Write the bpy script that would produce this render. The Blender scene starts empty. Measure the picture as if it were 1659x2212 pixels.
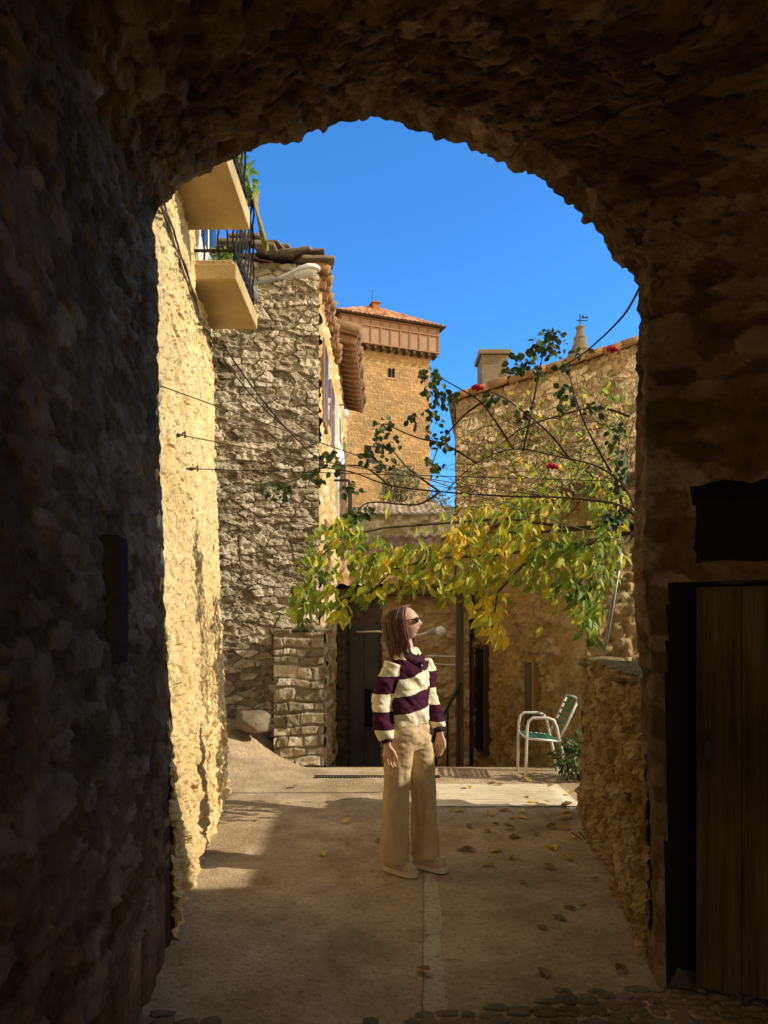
import bpy, bmesh, math, random
import numpy as np
from mathutils import Vector, Matrix
random.seed(11)
S=bpy.context.scene; C=S.collection
R=math.radians; PI=math.pi
F=1500.0
def pt(px,py,d): return Vector(((px-829.5)*d/F, d, 1.5+(1350-py)*d/F))
# ---------------------------------------------------------------- noise
TAB=np.random.RandomState(7).rand(8192)
def h3(i,j,k): return TAB[((i*73856093)^(j*19349663)^(k*83492791))&8191]
def vn(x,y,z):
    x,y,z=np.broadcast_arrays(np.asarray(x,float),np.asarray(y,float),np.asarray(z,float))
    i=np.floor(x).astype(np.int64);j=np.floor(y).astype(np.int64);k=np.floor(z).astype(np.int64)
    a=x-i;b=y-j;c=z-k
    a=a*a*(3-2*a);b=b*b*(3-2*b);c=c*c*(3-2*c)
    def L(p,q,t): return p+(q-p)*t
    return L(L(L(h3(i,j,k),h3(i+1,j,k),a),L(h3(i,j+1,k),h3(i+1,j+1,k),a),b),
             L(L(h3(i,j,k+1),h3(i+1,j,k+1),a),L(h3(i,j+1,k+1),h3(i+1,j+1,k+1),a),b),c)
def fbm(x,y,z,o=4,g=.5):
    t=0;a=1;s=0
    for q in range(o):
        t=t+a*(vn(np.asarray(x)*2**q+q*17.3,np.asarray(y)*2**q+q*5.1,np.asarray(z)*2**q+q*9.7)-.5); s+=a; a*=g
    return t/s*2
def sst(a,b,x):
    t=np.clip((x-a)/(b-a),0,1); return t*t*(3-2*t)
def worley(u,v,seed,jit=.85):
    i=np.floor(u).astype(np.int64);j=np.floor(v).astype(np.int64)
    F1=np.full(u.shape,9.0);F2=np.full(u.shape,9.0);r1=np.zeros(u.shape);r2=np.zeros(u.shape);r3=np.zeros(u.shape);du=np.zeros(u.shape);dv=np.zeros(u.shape)
    for a in(-1,0,1):
        for b in(-1,0,1):
            I=i+a;J=j+b
            fx=I+.5+jit*(h3(I,J,seed*3+1)-.5);fy=J+.5+jit*(h3(I,J,seed*3+2)-.5)
            dx=u-fx;dy=v-fy;d=np.sqrt(dx*dx+dy*dy)
            n=d<F1
            F2=np.where(n,F1,np.minimum(F2,d))
            r1=np.where(n,h3(I,J,seed*5+11),r1);r2=np.where(n,h3(I,J,seed*5+12),r2);r3=np.where(n,h3(I,J,seed*5+13),r3)
            du=np.where(n,dx,du);dv=np.where(n,dy,dv);F1=np.where(n,d,F1)
    return F1,F2,r1,r2,r3,du,dv
# ---------------------------------------------------------------- objects
def tag(o,label=None,cat=None,group=None,kind=None):
    if label:o['label']=label
    if cat:o['category']=cat
    if group:o['group']=group
    if kind:o['kind']=kind
    return o
def thing(name,label,cat,loc=(0,0,0),rotz=0,group=None):
    o=bpy.data.objects.new(name,None); C.objects.link(o); o.location=loc; o.rotation_euler=(0,0,rotz); o.empty_display_size=.2
    return tag(o,label,cat,group)
def link(name,me,mat,parent=None,local=False):
    o=bpy.data.objects.new(name,me); C.objects.link(o)
    if mat: me.materials.clear(); me.materials.append(mat)
    if parent:
        o.parent=parent
        if not local:
            o.matrix_parent_inverse=Matrix.Translation(-Vector(parent.location)) if parent.type=='EMPTY' else Matrix.Identity(4)
    return o
class MB:
    def __init__(s): s.v=[]; s.f=[]
    def add(s,vs,fs):
        n=len(s.v); s.v+= [tuple(p) for p in vs]; s.f+=[tuple(i+n for i in f) for f in fs]; return s
    def box(s,c,d,rz=0,M=None):
        pts=[]
        for sx in(-.5,.5):
            for sy in(-.5,.5):
                for sz in(-.5,.5): pts.append(Vector((sx*d[0],sy*d[1],sz*d[2])))
        T=M if M else Matrix.Rotation(rz,3,'Z')
        s.add([Vector(c)+T@p for p in pts],[(0,1,3,2),(4,6,7,5),(0,4,5,1),(2,3,7,6),(0,2,6,4),(1,5,7,3)]); return s
    def span(s,a,b):
        a=Vector(a);b=Vector(b); return s.box((a+b)/2,[abs(q) for q in(b-a)])
    def beam(s,a,b,w,h,up=(0,0,1)):
        a=Vector(a);b=Vector(b);t=(b-a);L=t.length;t.normalize();x=t.cross(Vector(up))
        if x.length<1e-4:x=t.cross(Vector((1,0,0)))
        x.normalize();u=x.cross(t)
        return s.box((a+b)/2,(w,L,h),M=Matrix((x,t,u)).transposed())
    def rings(s,rs,cap=True,closed=True):
        n=len(rs[0]);vs=[p for r in rs for p in r];fs=[]
        for i in range(len(rs)-1):
            for j in range(n if closed else n-1):
                k=(j+1)%n; fs.append((i*n+j,i*n+k,(i+1)*n+k,(i+1)*n+j))
        if cap: fs.append(tuple(range(n-1,-1,-1))); fs.append(tuple((len(rs)-1)*n+j for j in range(n)))
        return s.add(vs,fs)
    def tube(s,path,r,n=8):
        P=[Vector(p) for p in path]; m=len(P)
        rad=r if isinstance(r,(list,tuple)) else [r]*m
        rs=[];px=None
        for i in range(m):
            t=(P[min(i+1,m-1)]-P[max(i-1,0)]).normalized()
            if px is None:
                ref=Vector((0,0,1)) if abs(t.z)<.9 else Vector((0,1,0)); px=t.cross(ref).normalized()
            else:
                px=(px-t*px.dot(t))
                px=px.normalized() if px.length>1e-5 else t.orthogonal().normalized()
            q=t.cross(px)
            rs.append([P[i]+(px*math.cos(a)+q*math.sin(a))*rad[i] for a in [2*PI*k/n for k in range(n)]])
        return s.rings(rs)
    def ell(s,L,n=28):
        return s.rings([[(c[0]+c[3]*math.cos(2*PI*k/n),c[1]+c[4]*math.sin(2*PI*k/n),c[2]) for k in range(n)] for c in L])
    def lathe(s,c,prof,n=16):
        return s.ell([(c[0],c[1],c[2]+z,max(r,1e-4),max(r,1e-4)) for r,z in prof],n)
    def ball(s,c,r,nu=16,nv=10,fn=None):
        rs=[]
        for j in range(nv+1):
            a=-PI/2+PI*j/nv; a=max(-PI/2+.02,min(PI/2-.02,a))
            ring=[]
            for k in range(nu):
                b=2*PI*k/nu; p=Vector((r[0]*math.cos(a)*math.cos(b),r[1]*math.cos(a)*math.sin(b),r[2]*math.sin(a)))
                if fn:p=fn(p)
                ring.append(Vector(c)+p)
            rs.append(ring)
        return s.rings(rs)
    def mesh(s,name='m',recalc=True):
        me=bpy.data.meshes.new(name); me.from_pydata(s.v,[],s.f)
        if recalc:
            bm=bmesh.new(); bm.from_mesh(me); bmesh.ops.recalc_face_normals(bm,faces=bm.faces); bm.to_mesh(me); bm.free()
        me.update(); return me
    def build(s,name,mat,parent=None,smooth=False,bevel=0,local=False,recalc=True):
        me=s.mesh(name,recalc); o=link(name,me,mat,parent,local)
        if smooth: me.polygons.foreach_set('use_smooth',[True]*len(me.polygons))
        if bevel:
            b=o.modifiers.new('b','BEVEL'); b.width=bevel; b.segments=2; b.limit_method='ANGLE'
        return o
def np_mesh(name,P,faces,mat,parent,attrs=None,smooth=True,local=False):
    me=bpy.data.meshes.new(name); me.from_pydata(P.tolist(),[],faces)
    if smooth: me.polygons.foreach_set('use_smooth',[True]*len(me.polygons))
    for k,a in (attrs or {}).items():
        me.attributes.new(k,'FLOAT','POINT').data.foreach_set('value',np.asarray(a,dtype=np.float32).ravel())
    me.update(); return link(name,me,mat,parent,local)
def gfaces(nu,nv):
    return [(j*nu+i,j*nu+i+1,(j+1)*nu+i+1,(j+1)*nu+i) for j in range(nv-1) for i in range(nu-1)]
def relief(name,O,U,V,lu,lv,res,hf,mat,parent=None,shear=None,smooth=True):
    O=np.array(O,float);U=np.array(U,float);V=np.array(V,float)
    U/=np.linalg.norm(U);V/=np.linalg.norm(V);N=np.cross(U,V);N/=np.linalg.norm(N)
    nu=max(2,int(lu/res)+1);nv=max(2,int(lv/res)+1)
    u,v=np.meshgrid(np.linspace(0,lu,nu),np.linspace(0,lv,nv))
    r=hf(u,v); at={}
    if isinstance(r,tuple): h=r[0]; at={'tone':r[1],'mort':r[2]}
    else: h=r
    P=O+u[...,None]*U+v[...,None]*V+np.broadcast_to(h,u.shape)[...,None]*N
    if shear: P=shear(P)
    return np_mesh(name,P.reshape(-1,3),gfaces(nu,nv),mat,parent,at,smooth)
def masonry(seed,ch=(.1,.2),cw=(.15,.45),bev=.03,depth=.04,rough=.012,wob=.03):
    def hf(u,v):
        rr=np.random.RandomState(seed)
        uu=u+wob*fbm(u*3.1,v*3.1,seed*1.7,3)*1.2; vv=v+wob*fbm(u*2.1+9,v*2.7,seed*2.3,3)
        tone=np.zeros_like(u);h=np.zeros_like(u);pr=np.zeros_like(u)
        y=-.3;top=v.max()+.3;umax=u.max()+.6
        while y<top:
            c=rr.uniform(*ch); m=(vv>=y)&(vv<y+c)
            b=[-.6-rr.rand()*.3]
            while b[-1]<umax: b.append(b[-1]+rr.uniform(*cw)*(c/np.mean(ch))**.5)
            b=np.array(b); ra=rr.rand(len(b));rb=rr.rand(len(b));rc=rr.rand(len(b));rd=rr.rand(len(b))
            if m.any():
                q=uu[m];w=vv[m]-y
                i=np.clip(np.searchsorted(b,q)-1,0,len(b)-2)
                lo=.12*c*rb[i]; hi=c-.14*c*rc[i]
                du=np.minimum(q-b[i],b[i+1]-q); dv=np.minimum(w-lo,hi-w)
                e=np.minimum(du,dv); p=sst(-.004,bev,e)
                cu=(q-(b[i]+b[i+1])/2); cv=w-c/2
                h[m]=p*depth*(.35+.9*ra[i])+p*(cu*(rb[i]-.5)*.35+cv*(rc[i]-.5)*.5)*depth/.04
                tone[m]=rd[i]; pr[m]=p
            y+=c
        h=h+rough*fbm(u*14,v*14,seed+3.3,4)+rough*.8*fbm(u*4,v*4,seed+8.8,3)
        return h,tone,1-pr
    return hf
def rubble(seed,su=.24,sv=.12,depth=.045,rough=.02,tilt=.1,wob=.05,mw=.16):
    def hf(u,v):
        uu=u+wob*fbm(u*4,v*4,seed*1.3,3)+.012*fbm(u*18,v*18,seed*1.9,2);vv=v+wob*.55*fbm(u*2.4+7,v*5,seed*2.1,3)+.008*fbm(u*18+5,v*18,seed*2.9,2)
        F1,F2,r1,r2,r3,du,dv=worley(uu/su,vv/sv,seed)
        e=F2-F1; p=sst(.0,mw,e)
        s2=worley(uu/su*.55+3.7,vv/sv*.6+1.1,seed+5)
        big=s2[2]>.78
        p=np.where(big,sst(0,mw*.7,s2[1]-s2[0]),p); r1=np.where(big,s2[3],r1)
        h=p*depth*(.25+.95*r1)+p*tilt*((r2-.5)*du*su+(r3-.62)*dv*sv)*2.4
        rg=fbm(u*26,v*30,seed+3.3,4); crag=np.abs(fbm(u*10,v*15,seed+6.1,4))
        h=h+rough*rg*.8-rough*1.6*np.maximum(crag-.12,0)*2+.02*fbm(u*1.2,v*1.2,seed+9.9,2)
        return h,r1,1-p
    return hf
def stucco(seed,a=.02,b=.012):
    def hf(u,v):
        n=fbm(u*2.2,v*1.6,seed,4); m=np.abs(fbm(u*8,v*6,seed+4,5)); d=fbm(u*30,v*24,seed+7,4)
        return a*n-b*2.2*np.maximum(m-.1,0)*2+b*.9*d, .5+.5*n, sst(.2,.5,m)
    return hf
def tiles(p=.2,row=.36,a=.05):
    def hf(u,v):
        rowi=np.floor(v/row); j=np.floor(u/p)
        jit=TAB[(rowi.astype(int)*131+j.astype(int)*37)&8191]
        return a*np.abs(np.cos(PI*u/p))+.03*(1-(v/row)%1)+.012*jit, jit, np.zeros_like(u)
    return hf
# ---------------------------------------------------------------- materials
def nodes(name):
    m=bpy.data.materials.new(name); m.use_nodes=True; nt=m.node_tree; b=nt.nodes['Principled BSDF']
    return m,nt,b
def surf(name,c1,c2,scale=4,bump=.5,bscale=35,bdist=.02,rough=.9,tone=0,mort=None,spec=.2,metal=0,c3=None,stretch=(1,1,1),stain=0):
    m,nt,b=nodes(name); N=nt.nodes.new; L=nt.links.new
    tc=N('ShaderNodeTexCoord'); mp=N('ShaderNodeMapping'); mp.inputs['Scale'].default_value=stretch; L(tc.outputs['Object'],mp.inputs[0])
    n=N('ShaderNodeTexNoise'); n.inputs['Scale'].default_value=scale; n.inputs['Detail'].default_value=9; n.inputs['Roughness'].default_value=.65; L(mp.outputs[0],n.inputs['Vector'])
    r=N('ShaderNodeValToRGB'); r.color_ramp.elements[0].position=.3; r.color_ramp.elements[1].position=.7
    r.color_ramp.elements[0].color=(*c1,1); r.color_ramp.elements[1].color=(*c2,1); L(n.outputs['Fac'],r.inputs[0])
    if c3: e=r.color_ramp.elements.new(.5); e.color=(*c3,1)
    col=r.outputs[0]
    if tone:
        a=N('ShaderNodeAttribute'); a.attribute_name='tone'
        mr=N('ShaderNodeMapRange'); mr.inputs['To Min'].default_value=1-tone; mr.inputs['To Max'].default_value=1+tone*.7; L(a.outputs['Fac'],mr.inputs['Value'])
        hs=N('ShaderNodeHueSaturation'); L(mr.outputs[0],hs.inputs['Value']); L(col,hs.inputs['Color'])
        mr2=N('ShaderNodeMapRange'); mr2.inputs['To Min'].default_value=1.2; mr2.inputs['To Max'].default_value=.8; L(a.outputs['Fac'],mr2.inputs['Value']); L(mr2.outputs[0],hs.inputs['Saturation'])
        col=hs.outputs[0]
    if mort:
        a=N('ShaderNodeAttribute'); a.attribute_name='mort'; mx=N('ShaderNodeMixRGB'); L(a.outputs['Fac'],mx.inputs[0]); L(col,mx.inputs[1]); mx.inputs[2].default_value=(*mort,1); col=mx.outputs[0]
    if stain:
        ns=N('ShaderNodeTexNoise'); ns.inputs['Scale'].default_value=1.1; ns.inputs['Detail'].default_value=6; L(tc.outputs['Object'],ns.inputs['Vector'])
        rs=N('ShaderNodeValToRGB'); rs.color_ramp.elements[0].position=.38; rs.color_ramp.elements[1].position=.62; rs.color_ramp.elements[0].color=(1-stain,)*3+(1,); rs.color_ramp.elements[1].color=(1,1,1,1); L(ns.outputs['Fac'],rs.inputs[0])
        mx=N('ShaderNodeMixRGB'); mx.blend_type='MULTIPLY'; mx.inputs[0].default_value=1; L(col,mx.inputs[1]); L(rs.outputs[0],mx.inputs[2]); col=mx.outputs[0]
    L(col,b.inputs['Base Color'])
    b.inputs['Roughness'].default_value=rough; b.inputs['Metallic'].default_value=metal; b.inputs['Specular IOR Level'].default_value=spec
    if bump:
        n2=N('ShaderNodeTexNoise'); n2.inputs['Scale'].default_value=bscale; n2.inputs['Detail'].default_value=8; n2.inputs['Roughness'].default_value=.7; L(mp.outputs[0],n2.inputs['Vector'])
        bp=N('ShaderNodeBump'); bp.inputs['Strength'].default_value=bump; bp.inputs['Distance'].default_value=bdist; L(n2.outputs['Fac'],bp.inputs['Height']); L(bp.outputs[0],b.inputs['Normal'])
    return m
M={}
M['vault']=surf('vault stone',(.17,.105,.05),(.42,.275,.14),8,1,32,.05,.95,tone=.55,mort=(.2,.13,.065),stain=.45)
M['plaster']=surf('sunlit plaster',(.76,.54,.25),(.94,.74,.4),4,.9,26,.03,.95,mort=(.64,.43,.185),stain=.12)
M['grey_stone']=surf('grey masonry',(.41,.33,.235),(.64,.545,.42),6,1,30,.03,.95,tone=.5,mort=(.38,.3,.205),stain=.22)
M['ochre_stone']=surf('ochre masonry',(.48,.33,.15),(.64,.47,.25),4,.8,30,.02,.95,tone=.3,mort=(.52,.37,.19))
M['rubble']=surf('garden wall rubble',(.44,.29,.125),(.66,.47,.23),5,1,22,.04,.95,tone=.4,mort=(.48,.325,.145),stain=.2)
M['house_c']=surf('brown masonry',(.4,.3,.175),(.6,.475,.3),6,.9,26,.03,.95,tone=.45,mort=(.37,.275,.155),stain=.2)
M['render_c']=surf('ochre render',(.45,.3,.12),(.68,.485,.23),3,1,18,.04,.95,tone=.3,mort=(.47,.32,.135),stain=.3)
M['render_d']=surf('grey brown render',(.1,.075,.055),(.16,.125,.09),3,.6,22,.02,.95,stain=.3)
M['grey_door']=surf('grey painted door',(.07,.065,.06),(.11,.1,.088),4,.4,22,.01,.9,stain=.3)
M['tile']=surf('clay roof tile',(.36,.19,.1),(.52,.33,.19),5,.5,30,.01,.9,tone=.4,c3=(.44,.29,.18))
M['tile_grey']=surf('weathered roof tile',(.28,.19,.125),(.44,.33,.23),3,.5,30,.01,.95,tone=.4)
M['slab']=surf('roof slate slab',(.15,.125,.095),(.3,.25,.19),4,.8,20,.02,.95)
M['wood_dark']=surf('dark old timber',(.05,.032,.02),(.12,.078,.045),3,.6,30,.01,.85,stretch=(8,8,.6))
M['wood_door']=surf('weathered door timber',(.07,.048,.029),(.25,.175,.108),2.5,1,20,.03,.95,stretch=(11,11,.5),stain=.65)
M['wood_mid']=surf('brown timber',(.2,.11,.065),(.33,.2,.125),4,.4,30,.01,.8,stretch=(4,4,1))
M['gallery']=surf('faded gallery timber',(.25,.165,.125),(.37,.255,.2),1.5,.5,12,.03,.9,stretch=(3,3,1))
M['iron']=surf('dark iron',(.02,.02,.022),(.05,.048,.045),14,.2,60,.003,.6,metal=.6)
M['cable']=surf('black cable',(.015,.014,.013),(.04,.035,.03),20,0,1,0,.7)
M['cable_tan']=surf('dusty cable',(.1,.075,.045),(.19,.145,.09),20,.3,60,.004,.8)
M['slabconc']=surf('balcony concrete',(.46,.32,.14),(.62,.47,.25),3,.6,30,.015,.9,stain=.25)
M['white']=surf('white enamel',(.78,.76,.72),(.86,.84,.8),6,.1,40,.003,.45,spec=.5)
M['glass']=surf('dark window glass',(.015,.018,.02),(.03,.035,.04),3,0,1,0,.12,spec=.6)
M['painted_dark']=surf('painted interior shade',(.008,.007,.006),(.013,.011,.009),3,0,1,0,.95)  # near-black colour standing in for the shade inside openings
M['screen']=surf('woven reed screen',(.11,.09,.03),(.36,.3,.11),14,.6,40,.01,.9,stretch=(.3,.3,6))
M['bark']=surf('grey brown bark',(.07,.05,.035),(.15,.11,.075),12,.8,40,.01,.95)
M['cane']=surf('rose cane',(.05,.03,.02),(.11,.068,.04),20,.3,60,.004,.8)
M['moss']=surf('mossy stone',(.13,.11,.045),(.36,.27,.14),7,1,20,.04,.98)
M['grey_metal']=surf('galvanised metal',(.3,.29,.27),(.42,.4,.38),8,.1,40,.003,.45,metal=.4)
M['box']=surf('painted meter box',(.03,.028,.026),(.05,.046,.042),6,.15,40,.003,1,spec=0)
M['green_slat']=surf('green plastic slat',(.02,.16,.1),(.035,.24,.15),6,.1,30,.003,.5,spec=.4)
M['alu']=surf('white tube frame',(.68,.66,.62),(.8,.78,.74),8,.05,40,.002,.35,spec=.5)
M['hill']=surf('scrub hillside',(.07,.075,.03),(.2,.16,.08),.4,.8,3,.3,.95)
M['tower_roof']=surf('tower clay tile',(.34,.17,.095),(.48,.28,.17),1.2,.5,6,.05,.9,tone=.4,c3=(.42,.2,.115))
def tower_mat():
    m,nt,b=nodes('tower ashlar'); N=nt.nodes.new;L=nt.links.new
    tc=N('ShaderNodeTexCoord'); br=N('ShaderNodeTexBrick'); mp=N('ShaderNodeMapping'); mp.inputs['Rotation'].default_value=(PI/2,0,0)
    nz=N('ShaderNodeTexNoise'); nz.inputs['Scale'].default_value=1.6; nz.inputs['Detail'].default_value=4; L(tc.outputs['Object'],nz.inputs['Vector'])
    ad=N('ShaderNodeMixRGB'); ad.blend_type='ADD'; ad.inputs[0].default_value=.16; L(tc.outputs['Object'],ad.inputs[1]); L(nz.outputs['Color'],ad.inputs[2])
    L(ad.outputs[0],mp.inputs[0]); L(mp.outputs[0],br.inputs['Vector'])
    br.inputs['Scale'].default_value=1; br.inputs['Brick Width'].default_value=.55; br.inputs['Row Height'].default_value=.25; br.inputs['Mortar Size'].default_value=.03; br.inputs['Mortar Smooth'].default_value=.4
    br.inputs['Color1'].default_value=(.48,.33,.175,1); br.inputs['Color2'].default_value=(.33,.215,.105,1); br.inputs['Mortar'].default_value=(.31,.205,.105,1)
    n=N('ShaderNodeTexNoise'); n.inputs['Scale'].default_value=.5; n.inputs['Detail'].default_value=10; n.inputs['Roughness'].default_value=.72; L(tc.outputs['Object'],n.inputs['Vector'])
    r=N('ShaderNodeValToRGB'); r.color_ramp.elements[0].color=(.62,.6,.58,1); r.color_ramp.elements[1].color=(1.15,1.12,1.08,1); r.color_ramp.elements[0].position=.32; r.color_ramp.elements[1].position=.68; L(n.outputs['Fac'],r.inputs[0])
    mx=N('ShaderNodeMixRGB'); mx.blend_type='MULTIPLY'; mx.inputs[0].default_value=1; L(br.outputs['Color'],mx.inputs[1]); L(r.outputs[0],mx.inputs[2]); L(mx.outputs[0],b.inputs['Base Color'])
    b.inputs['Roughness'].default_value=.95
    n3=N('ShaderNodeTexNoise'); n3.inputs['Scale'].default_value=4; n3.inputs['Detail'].default_value=6; L(tc.outputs['Object'],n3.inputs['Vector'])
    bp=N('ShaderNodeBump'); bp.inputs['Strength'].default_value=.8; bp.inputs['Distance'].default_value=.18; L(n3.outputs['Fac'],bp.inputs['Height']); L(bp.outputs[0],b.inputs['Normal'])
    return m
M['tower']=tower_mat()
def ground_mat():
    m,nt,b=nodes('worn concrete'); N=nt.nodes.new;L=nt.links.new
    tc=N('ShaderNodeTexCoord'); 
    def noise(s,d=9,st=(1,1,1)):
        mp=N('ShaderNodeMapping'); mp.inputs['Scale'].default_value=st; L(tc.outputs['Object'],mp.inputs[0])
        n=N('ShaderNodeTexNoise'); n.inputs['Scale'].default_value=s; n.inputs['Detail'].default_value=d; n.inputs['Roughness'].default_value=.68; L(mp.outputs[0],n.inputs['Vector']); return n.outputs['Fac']
    r=N('ShaderNodeValToRGB'); e=r.color_ramp.elements; e[0].position=.28;e[1].position=.72; e[0].color=(.42,.3,.18,1); e[1].color=(.86,.68,.47,1); L(noise(2.6),r.inputs[0])
    sp=N('ShaderNodeSeparateXYZ'); L(tc.outputs['Object'],sp.inputs[0])
    def math_(op,a,bb):
        q=N('ShaderNodeMath'); q.operation=op
        for i,t in enumerate((a,bb)):
            if t is None: continue
            if isinstance(t,(int,float)): q.inputs[i].default_value=t
            else: L(t,q.inputs[i])
        return q.outputs[0]
    jx=math_('SUBTRACT',sp.outputs['X'],math_('MULTIPLY',sp.outputs['Y'],.057))
    jx=math_('ADD',jx,math_('MULTIPLY',noise(3,4),.03))
    jd=math_('ABSOLUTE',math_('SUBTRACT',jx,.012),None)
    line=math_('LESS_THAN',jd,.003)
    band=math_('SUBTRACT',1,math_('DIVIDE',math_('ABSOLUTE',math_('SUBTRACT',jx,.06),None),.11)); band=math_('MAXIMUM',band,0)
    pat=math_('GREATER_THAN',math_('MULTIPLY',band,noise(9,8,(1,.45,1))),.33)
    mx=N('ShaderNodeMixRGB'); L(math_('MULTIPLY',pat,.65),mx.inputs[0]); L(r.outputs[0],mx.inputs[1]); mx.inputs[2].default_value=(.86,.76,.6,1)
    mx2=N('ShaderNodeMixRGB'); L(math_('MULTIPLY',line,.6),mx2.inputs[0]); L(mx.outputs[0],mx2.inputs[1]); mx2.inputs[2].default_value=(.12,.09,.06,1)
    sk=N('ShaderNodeValToRGB'); sk.color_ramp.elements[0].position=.53; sk.color_ramp.elements[1].position=.66; L(noise(34,4),sk.inputs[0])
    mx3=N('ShaderNodeMixRGB'); L(math_('MULTIPLY',sk.outputs[0],.55),mx3.inputs[0]); L(mx2.outputs[0],mx3.inputs[1]); mx3.inputs[2].default_value=(.22,.15,.085,1)
    ns=N('ShaderNodeValToRGB'); ns.color_ramp.elements[0].position=.35; ns.color_ramp.elements[1].position=.6; ns.color_ramp.elements[0].color=(.68,.64,.59,1); L(noise(.9,5),ns.inputs[0])
    mx4=N('ShaderNodeMixRGB'); mx4.blend_type='MULTIPLY'; mx4.inputs[0].default_value=1; L(mx3.outputs[0],mx4.inputs[1]); L(ns.outputs[0],mx4.inputs[2])
    L(mx4.outputs[0],b.inputs['Base Color']); b.inputs['Roughness'].default_value=.85; b.inputs['Specular IOR Level'].default_value=.25
    bp=N('ShaderNodeBump'); bp.inputs['Strength'].default_value=1; bp.inputs['Distance'].default_value=.03; L(noise(40,8),bp.inputs['Height']); L(bp.outputs[0],b.inputs['Normal'])
    return m
M['ground']=ground_mat()
M['shade_stripe']=surf('shade-painted concrete',(.72,.59,.42),(.9,.77,.58),5,.6,45,.01,.9,mort=(.44,.34,.22),stain=.12)  # pale strip colour with cast shade stripes painted in darker
M['cobble']=surf('worn cobble',(.22,.16,.1),(.42,.32,.21),9,1,30,.03,.9,stain=.4)
def leafmat(name,stops,transl=.35,rough=.5):
    m,nt,b=nodes(name); N=nt.nodes.new;L=nt.links.new
    a=N('ShaderNodeAttribute'); a.attribute_name='tone'; r=N('ShaderNodeValToRGB'); L(a.outputs['Fac'],r.inputs[0])
    el=r.color_ramp.elements
    el[0].position=stops[0][0]; el[0].color=(*stops[0][1],1); el[1].position=stops[-1][0]; el[1].color=(*stops[-1][1],1)
    for p,c in stops[1:-1]: e=el.new(p); e.color=(*c,1)
    L(r.outputs[0],b.inputs['Base Color']); b.inputs['Roughness'].default_value=rough
    t=N('ShaderNodeBsdfTranslucent'); L(r.outputs[0],t.inputs['Color']); mx=N('ShaderNodeMixShader'); mx.inputs[0].default_value=transl
    L(b.outputs[0],mx.inputs[1]); L(t.outputs[0],mx.inputs[2]); L(mx.outputs[0],nt.nodes['Material Output'].inputs['Surface'])
    return m
M['leaf']=leafmat('autumn leaf',[(0,(.09,.17,.03)),(.3,(.23,.34,.045)),(.55,(.5,.54,.06)),(.78,(.86,.66,.06)),(1,(.82,.46,.035))],.52)
M['roseleaf']=leafmat('rose leaf',[(0,(.025,.045,.014)),(.6,(.07,.115,.025)),(1,(.2,.28,.05))],.25,.6)
M['bright_leaf']=leafmat('fresh green leaf',[(0,(.1,.2,.03)),(1,(.32,.45,.08))],.45)
M['weed_leaf']=leafmat('weed leaf',[(0,(.04,.08,.025)),(1,(.13,.2,.05))],.3)
M['shrub_leaf']=leafmat('far shrub leaf',[(0,(.08,.09,.035)),(1,(.24,.23,.1))],.2)
M['dryleaf']=leafmat('dry leaf',[(0,(.2,.11,.035)),(.5,(.55,.34,.07)),(1,(.75,.52,.08))],.15,.7)
M['rose']=surf('rose petal',(.4,.01,.02),(.6,.03,.05),20,0,1,0,.5)
# ---------------------------------------------------------------- geometry of the lane
SK=.15; ST=.6
def lx(y): return -.58-.13*np.maximum(y,1.3)
def rx(y): return .653+.167*np.maximum(y,1.3)
def rx2(y):
    return float(rx(y)) if y>2.88 else min(1.134+(2.88-y)*1.75,2.05)
MY=3.26; MS=.142
def mouth(px,py):
    u=(px-829.5)/F; d=MY/(1+MS*u); return (u*d,1.5+(1350-py)*d/F,d)
def gh(x,y):
    r=sst(0,1.1,-.8-x)*sst(6.2,8.0,y)*.5
    k=sst(0,.8,-.7-x)
    drop=-.2*np.clip(y-7.3,0,14)
    return drop*(1-k)+r
def gfine(x,y): return .012*fbm(x*.8,y*.8,3.3,3)+.004*fbm(x*7,y*7,1.1,2)
xs=np.concatenate([[-400,-120,-40,-15,-8],np.linspace(-4.5,4.5,181),[8,15,40,120,400]])
ys=np.concatenate([[-60,-15],np.linspace(-5,1.5,20),np.linspace(1.56,14,250),[17,20,24,30,60,150,400,900]])
gx,gy=np.meshgrid(xs,ys)
near=(np.abs(gx)<4.6)&(gy<14.1)&(gy>-5.1)
gz=gh(gx,gy)+np.where(near,gfine(gx,gy),0)
g=np_mesh('ground',np.stack([gx,gy,gz],-1).reshape(-1,3),gfaces(len(xs),len(ys)),M['ground'],None); tag(g,kind='structure')
tag(g,'worn brown concrete lane floor','ground')
def shade_stripes(u,v):  # low ridges; the stripe mask paints striped shade into the colour
    s=.5+.5*np.sin(2*PI*v/.062+1.6*fbm(u*1.5,v*1.5,2,2)); stripe_fade=sst(-.3,.3,fbm(u*2.2,v*3,8,3))
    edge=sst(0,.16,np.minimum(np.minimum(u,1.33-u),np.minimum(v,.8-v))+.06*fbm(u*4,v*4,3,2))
    return .008*sst(.2,.6,s)*edge-.014*(1-edge)+.004*fbm(u*9,v*9,5,3),np.zeros_like(u),(1-sst(.15,.6,s))*stripe_fade*edge
rb=relief('painted_shade_strip',(.3,5.72,.02),(1,0,0),(0,1,0),1.33,.8,.013,shade_stripes,M['shade_stripe']); tag(rb,'shade-painted concrete strip crossing the sunlit lane','pavement',kind='structure')
dr=MB()
for k in range(40): dr.box((-.66+k*.03,6.81+.001*k,.011),(.016,.03,.008))
dr.box((-.07,6.79,.010),(1.24,.008,.009)); dr.box((-.07,6.865,.010),(1.24,.008,.009))
tag(dr.build('drain_grate',M['iron']),'narrow iron drain slot across the sunlit concrete behind the woman','grate')
hx,hy=np.meshgrid(np.linspace(-60,60,61),np.linspace(24,130,54))
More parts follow.
